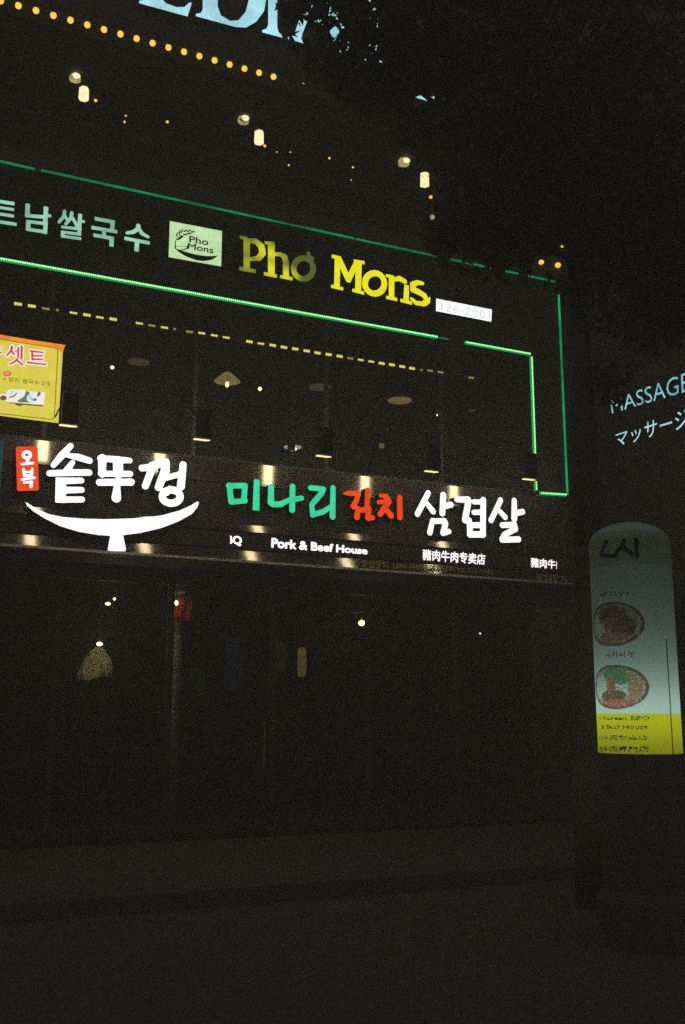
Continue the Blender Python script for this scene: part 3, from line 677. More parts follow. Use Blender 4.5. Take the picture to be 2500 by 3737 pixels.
def bulbs(name, pts, Y, label, m='bulb_o', cat='string lights'):
    c0 = P(pts[0][0] * DSP, pts[0][1] * DSP, Y); t = thing(name, c0, label, cat); prev = None; wm = MB()
    for x, y, r in pts:
        c = P(x * DSP, y * DSP, Y); u = mpp(x * DSP, y * DSP, Y)
        b = MB(); b.ball(c, r * u * DSP, 8, 6, sz=.85); b.put('bulb', M[m], t, True)
        top = c + Vector((0, 0, r * u * DSP * .8))
        if prev is not None:
            mid = prev.lerp(top, .5) - Vector((0, 0, .03)); wm.tube(prev, mid, .003, seg=5); wm.tube(mid, top, .003, seg=5)
        prev = top
    if wm.v: wm.put('wire', M['black'], t)
    return t
bulbs('fairy_lights', [(219, 230, 3.6), (288, 265, 2.2), (285, 279, 2.6), (383, 279, 3.2)], .9, 'few tiny orange lights to the right of the left terrace lantern')
bulbs('fairy_lights', [(606, 334, 3.2), (634, 348, 1.6), (665, 348, 1.8), (661, 378, 2.2), (575, 376, 1.5), (754, 362, 2.6), (808, 383, 2.4), (804, 412, 1.5)], .9, 'scatter of tiny orange lights right of the middle terrace lantern')
bulbs('fairy_lights', [(986, 451, 4.0), (1128, 315, 3.0), (1280, 378, 1.8)], .5, 'three orange lights glimpsed among the leaves beyond the third lantern')
t = bulbs('globe_lights', [(1239, 600, 6.0), (1277, 607, 6.6), (1287, 564, 3.0)], .0, 'three round warm bulbs just above the corner of the green outline', 'bulb_y')
bulbs('small_wall_lamp', [(989, 497, 6)], .2, 'dim square yellow lamp below the third terrace lantern', 'dome', 'lamp')
bulbs('small_wall_lamp', [(695, 190, 2.2)], .0, 'sliver of yellow lamp just past the end of the bulb row', 'bulb_y', 'lamp')

# ------------------------------------------------------------------ lamps behind the upper window
def dish(px, py, rx, Y, m, label, bulb=None, rise=.035, nm='dish_lamp'):
    px *= DSP; py *= DSP; c = P(px, py, Y); u = mpp(px, py, Y); r = rx * DSP * u
    t = thing(nm, c, label, 'lamp')
    g = MB(); g.lathe(c, [(r, .014), (r * .6, rise), (.03, rise + .02)], 24); g.put('shade', M['black'], t, True)
    g = MB(); g.lathe(c, [(.001, -.012), (r * .55, -.006), (r * .97, .004), (r * .99, .013)], 24); g.put('diffuser', M[m], t, True)
    g = MB(); g.tube(c + Vector((0, 0, rise + .03)), (c.x, c.y, max(c.z + .3, zf0 + .05)), .008, seg=6); g.put('cord', M['black'], t)
    if bulb:
        b = MB(); b.ball(c + Vector((0, 0, -.012)), bulb * r, 10, 7, sz=.5); b.put('bulb', M['bulb_w'], t, True)
    return t
dish(915, 918, 27, 1.6, 'dish', 'brown glowing dish lamp in the upper window below the last yellow modules')
dish(732, 888, 25, 1.6, 'dish2', 'faint dish lamp left of the brown glowing one')
dish(317, 830, 24, 1.6, 'dish2', 'faint dish lamp right of the yellow menu banner')
dish(1080, 941, 9, 1.6, 'dish2', 'faint small lamp at the right of the upper window')
dish(670, 1025, 20, 1.6, 'ring', 'white ceiling lamp with a pale teal rim above the green letters', .5, .03, 'ceiling_lamp')
def pend(px, py, w, h, label, cone=None, Y=1.5):
    px *= DSP; py *= DSP; c = P(px, py, Y); u = mpp(px, py, Y) * DSP
    t = thing('pendant_lamp', c, label, 'lamp')
    b = MB(); b.ball(c, w * u * .5, 12, 8, sz=h / w); b.put('bulb', M['bulb_w'], t, True)
    g = MB(); g.tube(c + Vector((0, 0, h * u * .45)), (c.x, c.y, max(c.z + .35, zf0 + .05)), .007, seg=6); g.put('cord', M['black'], t)
    if cone:
        g = MB(); g.lathe(c, [(cone * u, h * u * .55), (cone * u * .3, h * u * 2.0), (.02, h * u * 2.2)], 20); g.put('shade', M['cone'], t, True)
    return t
pend(520, 880, 8.5, 13, 'pendant with a lit cone shade above the white brush letters', 29)
pend(257, 841, 8.5, 7.5, 'bare bulb between the yellow banner and the first faint dish lamp')
pend(595, 890, 8.5, 8.5, 'bare bulb right of the cone shaded pendant')
pend(1004, 950, 10, 4.5, 'flat bright bulb right of the brown dish lamp')
c = P(875 * DSP, 1020 * DSP, 2.0); t = thing('exit_lamp', c, 'dim square lamp low in the upper window above the red letters', 'lamp')
g = MB(); g.box(c.x - .035, c.x + .035, c.y, c.y + .04, c.z - .035, c.z + .035); g.put('lens', M['dish'], t)
g = MB(); g.box(c.x - .05, c.x + .05, c.y + .041, c.y + .06, c.z - .05, c.z + .05); g.put('housing', M['black'], t)

# ------------------------------------------------------------------ yellow menu banner
ZB = (.17064, 0, 1180)
pb = thing('menu_banner', P(100, 1540, -.03), 'yellow lit menu banner with orange top edge and red Korean letters at the left edge', 'banner')
BY = -.03
poly('banner_panel', [[(-400, 205), (1345, 520), (1345, 600), (1250, 2135), (-400, 1925)]], ZB, BY, [M['poster'], M['black']], pb, .05)
poly('orange_edge', [[(-400, 165), (0, 240), (700, 360), (1400, 462), (1370, 540), (1340, 630), (1215, 545), (1150, 520), (700, 440), (0, 335), (-400, 270)]], ZB, BY - .004, [M['poster_o']] * 2, pb, .006)
INK = [M['p_ink']] * 2
glyph('printed_border', [[(-300, 290, 8), (700, 450, 8), (1150, 518, 8), (1215, 545, 8), (1240, 610, 8), (1200, 1300, 8), (1165, 1980, 8), (1140, 2040, 8), (1080, 2050, 8), (500, 1985, 8), (-300, 1890, 8)]], ZB, BY - .012, INK, pb, .004, .004)
W_ = [M['p_white']] * 2; RD = [M['p_red']] * 2
set1 = [[(255, 500, 24), (240, 580, 22), (150, 680, 18)], [(240, 580, 20), (300, 660, 18)], [(330, 590, 14), (400, 590, 14)], [(395, 520, 18), (390, 720, 18)], [(465, 495, 22), (460, 750, 22)],
        [(375, 755, 18), (300, 830, 18), (210, 870, 14)], [(360, 790, 18), (480, 880, 20)]]
set2 = [[(650, 590, 18), (920, 622, 16)], [(690, 600, 20), (692, 770, 20)], [(690, 690, 15), (905, 692, 14)], [(690, 765, 18), (915, 772, 14)], [(590, 832, 18), (750, 855, 16), (980, 878, 16)]]
set0 = [[(-80, 500, 18), (0, 520, 18)], [(-60, 600, 18), (30, 632, 14)]]
fat = lambda ss, d: [[(x, y, r + d) for x, y, r in s] for s in ss]
for ss in (set0, set1, set2):
    ol = glyph('letter', fat(ss, 26), ZB, BY - .009, W_, pb, .006, .005)
    glyph('letter_face', ss, ZB, BY - .014, RD, ol, .005, .004)
zbp = lambda x, y: (ZB[0] * x, 1180 + ZB[0] * y)
text_on('printed_lettering', '+ 양지 쌀국수 2개', [zbp(60, 1235), zbp(1062, 1345), zbp(62, 1130), zbp(1064, 1240)], BY - .008, INK, pb, .006, .003)
tg_ = poly('printed_tag', [ell(158, 1072, 88, 50, 20)], ZB, BY - .008, RD, pb, .004)
poly('tag_centre', [ell(158, 1068, 62, 30, 18)], ZB, BY - .012, [M['p_pink']] * 2, tg_, .004)
pc = poly('printed_dish', [[(-60, 1510), (130, 1520), (140, 1440), (230, 1408), (330, 1420), (520, 1408), (545, 1450), (968, 1478), (935, 1745), (230, 1680), (-60, 1620)]], ZB, BY - .008, W_, pb, .004)
poly('garnish', [[(370, 1650), (520, 1560), (560, 1440), (640, 1480), (600, 1560), (660, 1690), (420, 1690)], ell(830, 1510, 34, 60, 12, .5), ell(740, 1630, 50, 30, 12)], ZB, BY - .013, [M['p_green']] * 2, pc, .004)
poly('noodles', [ell(250, 1490, 95, 56, 18), ell(640, 1600, 70, 80, 16), ell(740, 1510, 60, 40, 14)], ZB, BY - .017, [M['p_pale']] * 2, pc, .004)
poly('tray', [[(200, 1688), (560, 1722), (930, 1748), (905, 1775), (500, 1742), (430, 1770), (350, 1755), (320, 1718), (205, 1710)], ell(72, 1595, 75, 52, 16), [(190, 1570), (300, 1545), (350, 1480), (370, 1490), (310, 1570), (200, 1590)]],
     ZB, BY - .020, [M['p_brown']] * 2, pc, .004)

# ------------------------------------------------------------------ inside the ground-floor shop
def glow(name, px, py, r, Y, label, sx=1, sz=1, cat='lamp'):
    px *= DSP; py *= DSP; c = P(px, py, Y); u = mpp(px, py, Y) * DSP
    t = thing(name, c, label, cat); b = MB(); b.ball(c, r * u, 12, 8, sx=sx, sz=sz); b.put('bulb', M['bulb_s'], t, True)
    g = MB(); g.tube(c + Vector((0, 0, r * u * .6)), (c.x, c.y, zr + .05), .006, seg=6); g.put('cord', M['black'], t); return t
glow('shop_lamp', 247, 1382, 5, 1.2, 'lower of two small bright lamps under the white bowl emblem', 1.3, .75)
glow('shop_lamp', 262, 1371, 3.4, 1.4, 'upper of two small bright lamps under the white bowl emblem')
glow('shop_lamp', 404, 1380, 4.6, 1.0, 'bright lamp on the pale post beside the red cloth', 1, 1.3)
glow('shop_lamp', 828, 1426, 7.5, 1.2, 'round warm lamp alone in the middle of the dark shop', 1.1, .9)
glow('shop_lamp', 1099, 1450, 1.8, 1.2, 'tiny pale lamp right of the round warm lamp')
lamp_c = glow('shade_bulb', 228, 1474, 6, .88, 'small bright bulb at the peak of the crumpled pale shade', 1.25, .8)
lamp_c.children[0].data.materials[0] = emis('shade_bulb_glow', (1.0, .80, .40), 55.0)
# crumpled pale shade below its bulb
ca = P(226 * DSP, 1480 * DSP, 1.25); cb = P(213 * DSP, 1553 * DSP, 1.25); u = mpp(340, 2420, 1.25) * DSP
t = thing('pale_shade', cb, 'crumpled pale cloth shade hanging below a small bulb at the left of the shop', 'lampshade')
me = bpy.data.meshes.new('shade'); vs, fs_ = [], []
NS, NR = 40, 16
for i in range(NR + 1):
    f = i / NR; c = ca.lerp(cb, f); rr = u * (4 + 37 * math.sin(min(1, f * 1.02) * math.pi * .5) ** .8) * (1 - .12 * max(0, f - .8) / .2)
    for k in range(NS):
        a = 2 * math.pi * k / NS; wv = 1 + .07 * math.sin(5 * a + 3 * f) + .05 * math.sin(11 * a - 5 * f) + .04 * math.sin(17 * a + 9 * f + i)
        vs.append((c.x + rr * wv * math.cos(a), c.y + .6 * rr * wv * math.sin(a), c.z + .012 * math.sin(4 * a + 6 * f) + u * 7 * f * math.cos(a)))
for i in range(NR):
    for k in range(NS): fs_.append((i * NS + k, i * NS + (k + 1) % NS, (i + 1) * NS + (k + 1) % NS, (i + 1) * NS + k))
me.from_pydata(vs, [], fs_); put('cloth', me, M['pale_cloth'], t, True)
g = MB(); g.tube(ca, (ca.x, ca.y, zr + .05), .006, seg=6); g.put('cord', M['black'], t)
# pale post with a bracket, and the red cloth
c = P(408 * DSP, 1450 * DSP, 1.3); t = thing('inner_post', (c.x, c.y, .18), 'pale round post inside the shop lit from a lamp near its top', 'post')
g = MB(); g.tube((c.x, c.y, .182), (c.x, c.y, zr + .04), .055, seg=14); g.put('shaft', M['cream'], t, True)
g = MB(); q = P(407 * DSP, 1357 * DSP, 1.1); g.hexa([(q.x - .06, q.y, q.z - .035), (q.x + .09, q.y, q.z + .0), (q.x - .06, q.y + .1, q.z - .035), (q.x + .09, q.y + .1, q.z), (q.x - .05, q.y, q.z + .02), (q.x + .1, q.y, q.z + .035), (q.x - .05, q.y + .1, q.z + .02), (q.x + .1, q.y + .1, q.z + .035)]); g.put('bracket', M['cream'], t)
q0, q1 = P(402 * DSP, 1368 * DSP, 1.15), P(438 * DSP, 1424 * DSP, 1.15)
t = thing('red_cloth', Vector((q0.x, q0.y, q0.z)), 'red cloth flag hanging beside the lit post in the dark shop', 'flag')
me = bpy.data.meshes.new('flag'); vs, fs_ = [], []
for i in range(13):
    for k in range(9):
        a, b = k / 8, i / 12; vs.append((q0.x + (q1.x - q0.x) * (a * (1 - .12 * b) + .03 * math.sin(7 * b)), q0.y + .03 * math.sin(9 * a + 2 * b), q0.z + (q1.z - q0.z) * (b * (1.0 - .10 * a)) ))
for i in range(12):
    for k in range(8): fs_.append((i * 9 + k, i * 9 + k + 1, (i + 1) * 9 + k + 1, (i + 1) * 9 + k))
me.from_pydata(vs, [], fs_); put('fabric', me, M['red_cloth'], t, True)
g = MB(); g.tube((q0.x - .03, q0.y, q0.z + .012), (q1.x + .03, q0.y, q0.z + .012), .01, seg=8); g.put('rod', M['frame'], t)
# ribbed paper lantern
c = P(691 * DSP, 1516 * DSP, 1.6); u = mpp(1100, 2417, 1.6) * DSP; t = thing('ribbed_lantern', c, 'slim ribbed amber lantern glowing faintly right of the bluish posters', 'lantern')
m_ = emis('faint_amber_paper', (.085, .052, .014), .9, .5, 25); g = MB()
g.lathe(c, [(.001, -34 * u), (6 * u, -33 * u)] + [(u * (10.5 - .004 * (z * z) * .5 + (1.0 if i % 2 else -.6)), z * u) for i, z in enumerate(range(-30, 31, 3))] + [(5 * u, 34 * u), (.001, 35 * u)], 16); g.put('paper', m_, t, True)
g = MB(); g.tube(c + Vector((0, 0, 34 * u)), (c.x, c.y, zr + .05), .005, seg=5); g.put('cord', M['black'], t)
# posters whose faint light is put in as emission, and ornaments on a wire
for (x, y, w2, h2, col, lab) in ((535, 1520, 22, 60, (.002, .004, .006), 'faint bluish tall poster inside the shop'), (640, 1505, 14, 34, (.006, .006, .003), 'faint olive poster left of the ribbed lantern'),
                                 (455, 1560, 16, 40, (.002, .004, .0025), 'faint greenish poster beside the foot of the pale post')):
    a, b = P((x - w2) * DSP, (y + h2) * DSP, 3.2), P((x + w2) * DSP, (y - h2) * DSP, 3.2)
    t = thing('glow_poster', a, lab, 'poster'); boxo('sheet', a.x, b.x, 3.2, 3.21, a.z, b.z, emis('faint_poster_glow', col, 1, .7, 5), t); boxo('backing', a.x - .02, b.x + .02, 3.212, 3.24, a.z - .02, b.z + .02, M['frame'], t)
t = thing('ornament_garland', P(800 * DSP, 1405 * DSP, 1.4), 'faint garland of tiny ornaments just above the round warm lamp', 'garland'); prev = None; wm = MB()
for k in range(15):
    x = 752 + k * 8; c = P(x * DSP, (1412 - k * 1.25 + random.uniform(-2, 2)) * DSP, 1.4); g = MB(); g.ball(c, random.uniform(.008, .016), 6, 5); g.put('ornament', M['cream'], t)
    if prev is not None: wm.tube(prev, c, .002, seg=4)
    prev = c
wm.put('wire', M['black'], t)
# tables and chairs standing in the dark room
for k, (x, y) in enumerate(((1.5, 2.2), (3.9, 2.4), (6.3, 2.2))):
    lab = ['dark table furthest left inside the shop', 'dark table in the middle of the shop', 'dark table near the right pillar inside the shop'][k]
    t = thing('dining_table', (x, y, .18), lab, 'table', 'tables inside the shop')
    boxo('table_top', x - .6, x + .6, y - .35, y + .35, .88, .92, M['room'], t); g = MB(); g.tube((x, y, .2), (x, y, .878), .04); g.tube((x, y, .182), (x, y, .2), .25, seg=16); g.put('pedestal', M['frame'], t)

# teal reflection at the sign's left end put in as a glowing panel, violet blade sign in the alley
c0, c1 = P(-150, 1835, -.12), P(14, 1610, -.12)
t = thing('teal_reflection', c0, 'dim teal glowing panel imitating a reflection, cut off by the left edge of the picture', 'sign'); boxo('lit_face', c0.x, c1.x, -.12, -.115, c0.z, c1.z, emis('dim_teal_reflection', (.010, .032, .036), 1, .8, 5), t); boxo('housing', c0.x - .03, c1.x + .02, -.113, -.062, c0.z - .02, c1.z + .02, M['black'], t)
c0, c1 = P(2074, 1385, .5), P(2090, 1130, .5)
t = thing('blade_sign', Vector((XR, .5, c0.z)), 'faint violet blade sign beyond the right end of the green outline', 'sign')
zz = [c0.z, c0.z + .22, c0.z + .48, c1.z]
for k, col in enumerate(((.045, .075, .11), (.012, .022, .018), (.016, .013, .035))):
    boxo('lit_segment', XR + .01, XR + .085, .49, .50, zz[k] + .01, zz[k + 1] - .01, emis('dim_blade', col, 1, .6, 9), t)
boxo('housing', XR + .002, XR + .10, .502, .62, c0.z - .03, c1.z + .03, M['black'], t)

# ------------------------------------------------------------------ massage sign on the neighbour wall
ms = thing('massage_sign', n0 + nd * .2 + nn * .02 + Vector((0, 0, 5.4)), 'cyan MASSAGE lettering with Japanese characters below at the right edge', 'sign')
def on_wall(px, py, d):
    v = ray(px, py); o = n0 + nn * d; tt = (o - EYE).dot(nn) / v.dot(nn); return EYE + v * tt
def wall_text(body, corners, m, bold=0.0):
    me = text_mesh(body, bold, 1.0, 1.0); c = np.zeros(len(me.vertices) * 3); me.vertices.foreach_get('co', c); c = c.reshape(-1, 3)
    lo, hi = c.min(0), c.max(0); s = ((c[:, 0] - lo[0]) / (hi[0] - lo[0]))[:, None]; tt = ((c[:, 1] - lo[1]) / (hi[1] - lo[1]))[:, None]
    bl, br, tl, tr = [np.array(on_wall(2150 + .2232 * x, 1320 + .2232 * y, .08)) for x, y in corners]
    w = (1 - s) * (1 - tt) * bl + s * (1 - tt) * br + (1 - s) * tt * tl + s * tt * tr + (c[:, 2:3] * .04) * np.array(nn)
    me.vertices.foreach_set('co', w.ravel()); me.update()
    for p in me.polygons: p.material_index = 0 if p.normal.dot(nn) > .5 else 1
    put('lettering', me, [m, M['return']], ms)
wall_text('MASSAGE', [(385, 850), (1650, 480), (352, 640), (1640, 165)], M['massage'], -.006)
wall_text('マッサージ', [(450, 1400), (1640, 1085), (445, 1165), (1635, 750)], M['kata'], .0)
w = MB()
for z in (P(2370, 1500, 1).z,):
    pass
qa = on_wall(2235, 1450, .05); 
w.hexa(slab(-1.6, .45, .003, .03, qa.z - .05, qa.z - .02)); w.put('rail', M['frame'], ms)

# ------------------------------------------------------------------ inflatable sign standing at the right
R0 = 8.0
cx_ = Pd(2318, 2400, R0); AC = Vector((cx_.x, cx_.y, 0)); RAD = .303
hd = Vector((AC.x - EYE.x, AC.y - EYE.y, 0)).normalized(); hs = Vector((hd.y, -hd.x, 0))    # towards the sign, and to the right
def on_cyl(px, py):
    v = ray(px, py); o = Vector((EYE.x - AC.x, EYE.y - AC.y)); dv = Vector((v.x, v.y))
    a = dv.dot(dv); b = 2 * o.dot(dv); c = o.dot(o) - RAD ** 2; disc = b * b - 4 * a * c
    tt = (-b - math.sqrt(max(0, disc))) / (2 * a); q = EYE + v * tt; r = Vector((q.x - AC.x, q.y - AC.y, 0))
    return math.atan2(r.dot(hs), -r.dot(hd)), q.z      # angle 0 faces the camera
e8 = lambda x, y: (1900 + .3839 * x, 1950 + .3839 * y)
zbot = on_cyl(2330, 2752)[1]; zyel = on_cyl(*e8(1000, 1705))[1]; zolive = on_cyl(2330, 2058)[1]; ztop = on_cyl(2330, 1882)[1]
zsh = on_cyl(2200, 1965)[1] - .02
ai = thing('inflatable_sign', AC, 'tall round-topped inflatable sign printed with food pictures above a yellow band', 'sign')
NT, NZ = 320, int((zsh - zbot) / .0058)
th = (np.arange(NT) + .5) / NT * 2 * math.pi - math.pi; zc = zbot + (np.arange(NZ) + .5) / NZ * (zsh - zbot)
TH, ZC = np.meshgrid(th, zc, indexing='ij'); G = np.zeros(TH.shape, int)
G[ZC < zyel] = 1; G[ZC > zolive] = 2
def plate(cx, cy, ex, ey, blobs):
    a0, z0 = on_cyl(*e8(cx, cy)); a1, _ = on_cyl(*e8(ex, cy)); _, z1 = on_cyl(*e8(cx, ey)); ra, rz = abs(a1 - a0), abs(z1 - z0)
    e = ((TH - a0) / ra) ** 2 + ((ZC - z0) / rz) ** 2; jit = RNG.normal(0, .04, TH.shape)
    G[e < 1] = 5; G[e < .80] = 6; rnd = RNG.random(TH.shape); G[(e < .80) & (rnd < .35)] = 0
    for bx, by, br, bz, mi in blobs:
        q = ((TH - a0 - bx * ra) / (br * ra)) ** 2 + ((ZC - z0 - bz * rz) / (by * rz)) ** 2 + jit * 3
        G[(q < 1) & (e < .8)] = mi
    k = (e < .95) & (RNG.random(TH.shape) < .22); G[k] = RNG.choice([0, 5, 5, 6, 4], int(k.sum()))
plate(865, 852, 1180, 1065, [(-.55, .5, .28, -.1, 0), (.0, .45, .5, .35, 5), (.35, .5, .4, -.1, 5), (.0, .25, .5, -.6, 6), (-.1, .3, .2, .0, 4)])
plate(895, 1450, 1222, 1662, [(-.55, .55, .33, .0, 0), (.35, .4, .35, -.05, 0), (.0, .35, .40, .55, 3), (.2, .2, .3, .30, 3), (-.15, .38, .16, .05, 4), (-.1, .30, .45, -.42, 5), (.6, .5, .22, -.1, 6), (.1, .16, .6, -.72, 4)])
def ink(body, corners, mi, bold=0.0, clip=None):
    me = text_mesh(body, bold); me.calc_loop_triangles(); c = np.array([v.co[:2] for v in me.vertices]); lo, hi = c.min(0), c.max(0); c = (c - lo) / (hi - lo)
    q = [on_cyl(*e8(*k)) for k in corners]; bl, br, tl, tr = [np.array(k) for k in q]
    s, t2 = c[:, :1], c[:, 1:]; w = (1 - s) * (1 - t2) * bl + s * (1 - t2) * br + (1 - s) * t2 * tl + s * t2 * tr
    for tri in me.loop_triangles:
        a, b, d = (w[i] for i in tri.vertices); lo_, hi_ = np.minimum(np.minimum(a, b), d), np.maximum(np.maximum(a, b), d)
        I = np.nonzero((th >= lo_[0] - .02) & (th <= hi_[0] + .02))[0]; J = np.nonzero((zc >= lo_[1] - .01) & (zc <= hi_[1] + .01))[0]
        if not len(I) or not len(J): continue
        A, B = np.meshgrid(th[I], zc[J], indexing='ij')
        def sd(p, q_): return (q_[0] - p[0]) * (B - p[1]) - (q_[1] - p[1]) * (A - p[0])
        d1, d2, d3 = sd(a, b), sd(b, d), sd(d, a); ins = ((d1 >= 0) & (d2 >= 0) & (d3 >= 0)) | ((d1 <= 0) & (d2 <= 0) & (d3 <= 0))
        sub = G[np.ix_(I, J)]; sub[ins] = mi; G[np.ix_(I, J)] = sub
    bpy.data.meshes.remove(me)
ink('al Korean BBQ', [(745, 1772), (1225, 1768), (745, 1732), (1225, 1728)], 7, .01)
ink('& Beef House', [(770, 1850), (1210, 1850), (770, 1808), (1210, 1806)], 7, .01)
ink('肉牛肉专卖店', [(750, 1955), (1215, 1957), (750, 1905), (1215, 1905)], 7, .005, )
ink('肉牛肉專門店', [(750, 2068), (1220, 2070), (750, 2012), (1220, 2012)], 7, .005)
ink('김치찌개', [(800, 1175), (1075, 1172), (800, 1112), (1075, 1110)], 7, .0)
ink('삼겹살', [(745, 590), (1040, 585), (745, 545), (1040, 540)], 7, .0)
for st in ([(800, 100), (840, 20), (760, 190)], [(770, 200), (900, 205)], [(985, 60), (960, 110), (905, 185)], [(965, 110), (1060, 190)], [(1100, 30), (1105, 210)]):
    pp = [on_cyl(*e8(*k)) for k in st]
    for a, b in zip(pp[:-1], pp[1:]):
        dx, dz = (b[0] - a[0]) * RAD, b[1] - a[1]; L2 = dx * dx + dz * dz; tt = np.clip(((TH - a[0]) * RAD * dx + (ZC - a[1]) * dz) / L2, 0, 1)
        G[(np.hypot((TH - a[0]) * RAD - tt * dx, ZC - a[1] - tt * dz) < .016)] = 7
aseam, _ = on_cyl(2446, 2560)
G[(np.abs(TH - aseam) < .02) & (ZC < on_cyl(2440, 2330)[1])] = 7
ve = (np.arange(NT) / NT) * 2 * math.pi - math.pi
def ring_pts(r, z): return [(AC.x + r * (math.sin(a) * hs.x - math.cos(a) * hd.x), AC.y + r * (math.sin(a) * hs.y - math.cos(a) * hd.y), z) for a in ve]
V, Fc, MI = [], [], []
for j in range(NZ + 1): V += ring_pts(RAD, zbot + j / NZ * (zsh - zbot))
for j in range(NZ):
    for i in range(NT): Fc.append((j * NT + i, j * NT + (i + 1) % NT, (j + 1) * NT + (i + 1) % NT, (j + 1) * NT + i)); MI.append(int(G[i, j]))
base_n = NZ * NT
for k in range(1, 13):
    f = k / 12 * math.pi / 2; V += ring_pts(max(.002, RAD * math.cos(f)), zsh + (ztop - zsh) * math.sin(f)); o0 = base_n + (k - 1) * NT; o1 = base_n + k * NT
    for i in range(NT): Fc.append((o0 + i, o0 + (i + 1) % NT, o1 + (i + 1) % NT, o1 + i)); MI.append(0 if k > 3 else 2)
me = bpy.data.meshes.new('shell'); me.from_pydata(V, [], Fc); me.polygons.foreach_set('material_index', MI); me.update()
def vinyl(n, c): return cloth(n, c, .55)
put('printed_shell', me, [vinyl('white_vinyl', (.62, .72, .70)), vinyl('yellow_vinyl', (.74, .60, .02)), vinyl('olive_vinyl', (.48, .56, .42)), vinyl('green_print', (.12, .34, .16)), vinyl('red_print', (.52, .16, .10)),
                          vinyl('brown_print', (.20, .12, .09)), vinyl('rust_print', (.46, .28, .19)), vinyl('black_print_vinyl', (.06, .07, .06))], ai, True)
g = MB(); g.lathe(AC, [(RAD * .98, .36), (RAD + .004, .55), (RAD + .004, zbot - .003), (RAD * .98, zbot + .0)], 48); g.put('skirt', M['concrete'], ai, True)
g = MB(); g.lathe(AC, [(.001, .004), (.36, .004), (.36, .30), (.31, .358), (.001, .36)], 32); g.put('blower_base', M['concrete'], ai)
lz = zbot + .27
def lamp_at(z, e):
    l = bpy.data.lights.new('tube_lamp', 'POINT'); l.energy = e; l.color = (.74, 1.0, .92); l.shadow_soft_size = .05
    o = bpy.data.objects.new('tube_lamp', l); COL.objects.link(o); o.parent = ai; o.location = (0, 0, z)
lamp_at(lz, 4.4)

# ------------------------------------------------------------------ street tree
TB = Pd(2130, 2900, 7.4); TB.z = .0
tr = thing('street_tree', TB, 'tall dark street tree whose leaves hide the upper right of the shop front', 'tree')
def limb(pts, r0, r1, nm='limb', seg=10):
    g = MB(); n = len(pts)
    for i in range(n - 1):
        a = r0 + (r1 - r0) * i / (n - 1); b = r0 + (r1 - r0) * (i + 1) / (n - 1); g.tube(pts[i], pts[i + 1], a, b, seg, cap=(i in (0, n - 2)))
    g.put(nm, M['bark'], tr, True)
# trunk stands beyond the inflatable sign; limbs reach left over the street
TBx = Pd(2135, 2600, 9.3); TB2 = Vector((TBx.x, TBx.y, .0)); tr.location = TB2
top = Pd(2105, 1180, 9.0)
limb([TB2, TB2 + Vector((.03, .02, 1.2)), TB2.lerp(top, .6) + Vector((.05, 0, 0)), top], .15, .11, 'trunk', 12)
lobes = []
def lobe(px, py, dist, r, sq=.8): lobes.append((Pd(px, py, dist), r, sq))
for a in ((1300, 60, 8.2, .95), (1250, 330, 8.6, .55), (1700, 120, 8.4, 1.1), (1750, 480, 8.7, 1.0), (1480, 300, 8.6, .8), (2050, 300, 8.6, 1.1), (2100, 700, 8.8, .95), (1750, 780, 8.9, .69), (2350, 500, 8.9, 1.1), (2350, 980, 9.0, .85),
          (2060, 960, 9.0, .6), (1850, 930, 8.8, .45), (1150, -250, 8.3, 1.0), (1700, -300, 8.4, 1.2), (2300, -100, 8.6, 1.3), (2560, 800, 9.1, 1.2), (2420, 1180, 9.1, .55), (1650, 900, 8.8, .35), (2238, 1400, 9.0, .27)): lobe(*a)
for c, r, sq in lobes:
    if r > .7: limb([top, top + Vector((0, .05, .9)), (top + Vector((0, .05, .9))).lerp(c, .5) + Vector((0, .1, .3)), c], .055, .018)
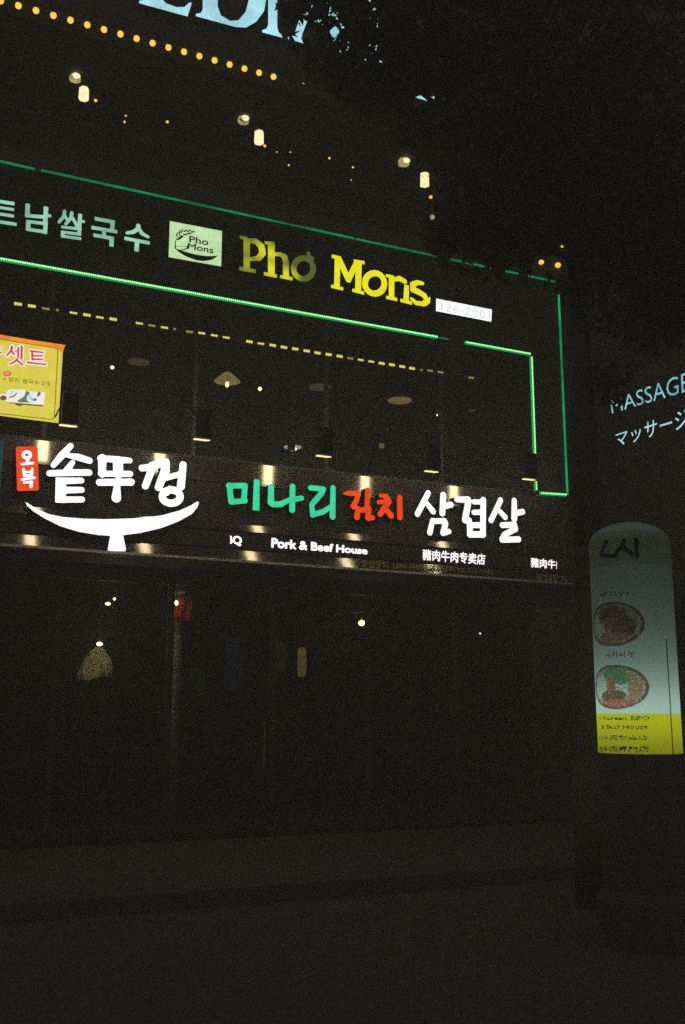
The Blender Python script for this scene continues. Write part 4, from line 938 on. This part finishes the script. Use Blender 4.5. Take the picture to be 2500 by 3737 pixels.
def crown(N):
    pts = []
    wts = np.array([l[1] ** 2 for l in lobes]); wts /= wts.sum()
    pick = RNG.choice(len(lobes), N, p=wts); u = RNG.normal(size=(N, 3)); u /= np.linalg.norm(u, axis=1)[:, None]; rad = RNG.random(N) ** (1 / 2.2)
    C = np.array([lobes[k][0] for k in pick]); Rr = np.array([lobes[k][1] for k in pick]); Sq = np.array([(1.0, .75, .85)])
    p = C + u * (rad * Rr)[:, None] * Sq
    px, py, _ = proj(p)
    xmin = np.interp(py, [-600, 40, 150, 250, 320, 480, 620, 900, 1000], [998, 998, 1028, 1085, 1170, 1400, 1500, 1545, 1600])
    ymax = np.interp(px, [900, 1540, 1800, 1990, 2030, 2060, 2100, 2200, 2260, 2330, 2500], [960, 960, 1050, 1060, 1050, 1150, 1330, 1530, 1515, 1330, 1270])
    ok = (px > xmin + 18) & (py < ymax - 16)
    for hx, hy, hr in ((1473, 590, 42), (1550, 655, 56), (1572, 718, 30), (1577, 792, 26), (1798, 502, 24), (2040, 602, 20), (1975, 956, 38), (2036, 967, 42), (2052, 899, 24), (1665, 948, 30), (1745, 968, 20), (1868, 1000, 34), (1955, 1018, 36),
                       (1085, 150, 20), (1112, 115, 22), (1220, 112, 22), (1288, 82, 14), (1300, 92, 12), (1340, 66, 12), (1325, 224, 18), (1398, 222, 16), (1532, 362, 26), (1530, 335, 18), (1578, 348, 18), (1620, 340, 20), (1560, 212, 10), (1108, 304, 20)):
        ok &= (np.hypot(px - hx, py - hy) > hr)
    p = p[ok]; n = len(p)
    d = RNG.normal(size=(n, 3)) + np.array([0, 0, -.7]); d /= np.linalg.norm(d, axis=1)[:, None]
    q = np.cross(d, RNG.normal(size=(n, 3))); q /= np.linalg.norm(q, axis=1)[:, None]; nr = np.cross(d, q)
    L = RNG.uniform(.05, .085, n)[:, None]; W = L * RNG.uniform(.32, .5, n)[:, None]
    v = np.stack([p - d * L, p + q * W + nr * W * .3, p + d * L, p - q * W + nr * W * .3], 1).reshape(-1, 3)
    me = bpy.data.meshes.new('crown'); me.vertices.add(4 * n); me.vertices.foreach_set('co', v.ravel()); me.loops.add(4 * n); me.loops.foreach_set('vertex_index', np.arange(4 * n, dtype=np.int32))
    me.polygons.add(n); me.polygons.foreach_set('loop_start', np.arange(0, 4 * n, 4, dtype=np.int32)); me.polygons.foreach_set('loop_total', np.full(n, 4, dtype=np.int32)); me.update(); me.validate()
    o = put('crown', me, M['leaf'], tr); o['kind'] = 'stuff'
crown(19000)

# ------------------------------------------------------------------ haze volume added to lift the blacks
hm, ht, ho = mat('black_lift_haze'); hv = ht.nodes.new('ShaderNodeVolumePrincipled'); hv.inputs['Density'].default_value = .028
hv.inputs['Color'].default_value = (.95, .93, .90, 1); ht.links.new(hv.outputs[0], ho.inputs['Volume'])
bm_ = MB(); bm_.box(-34, 44, -44, 38, -1.3, 35.5); h_ = bm_.put('haze', hm); h_['kind'] = 'stuff'
S.cycles.volume_bounces = 3
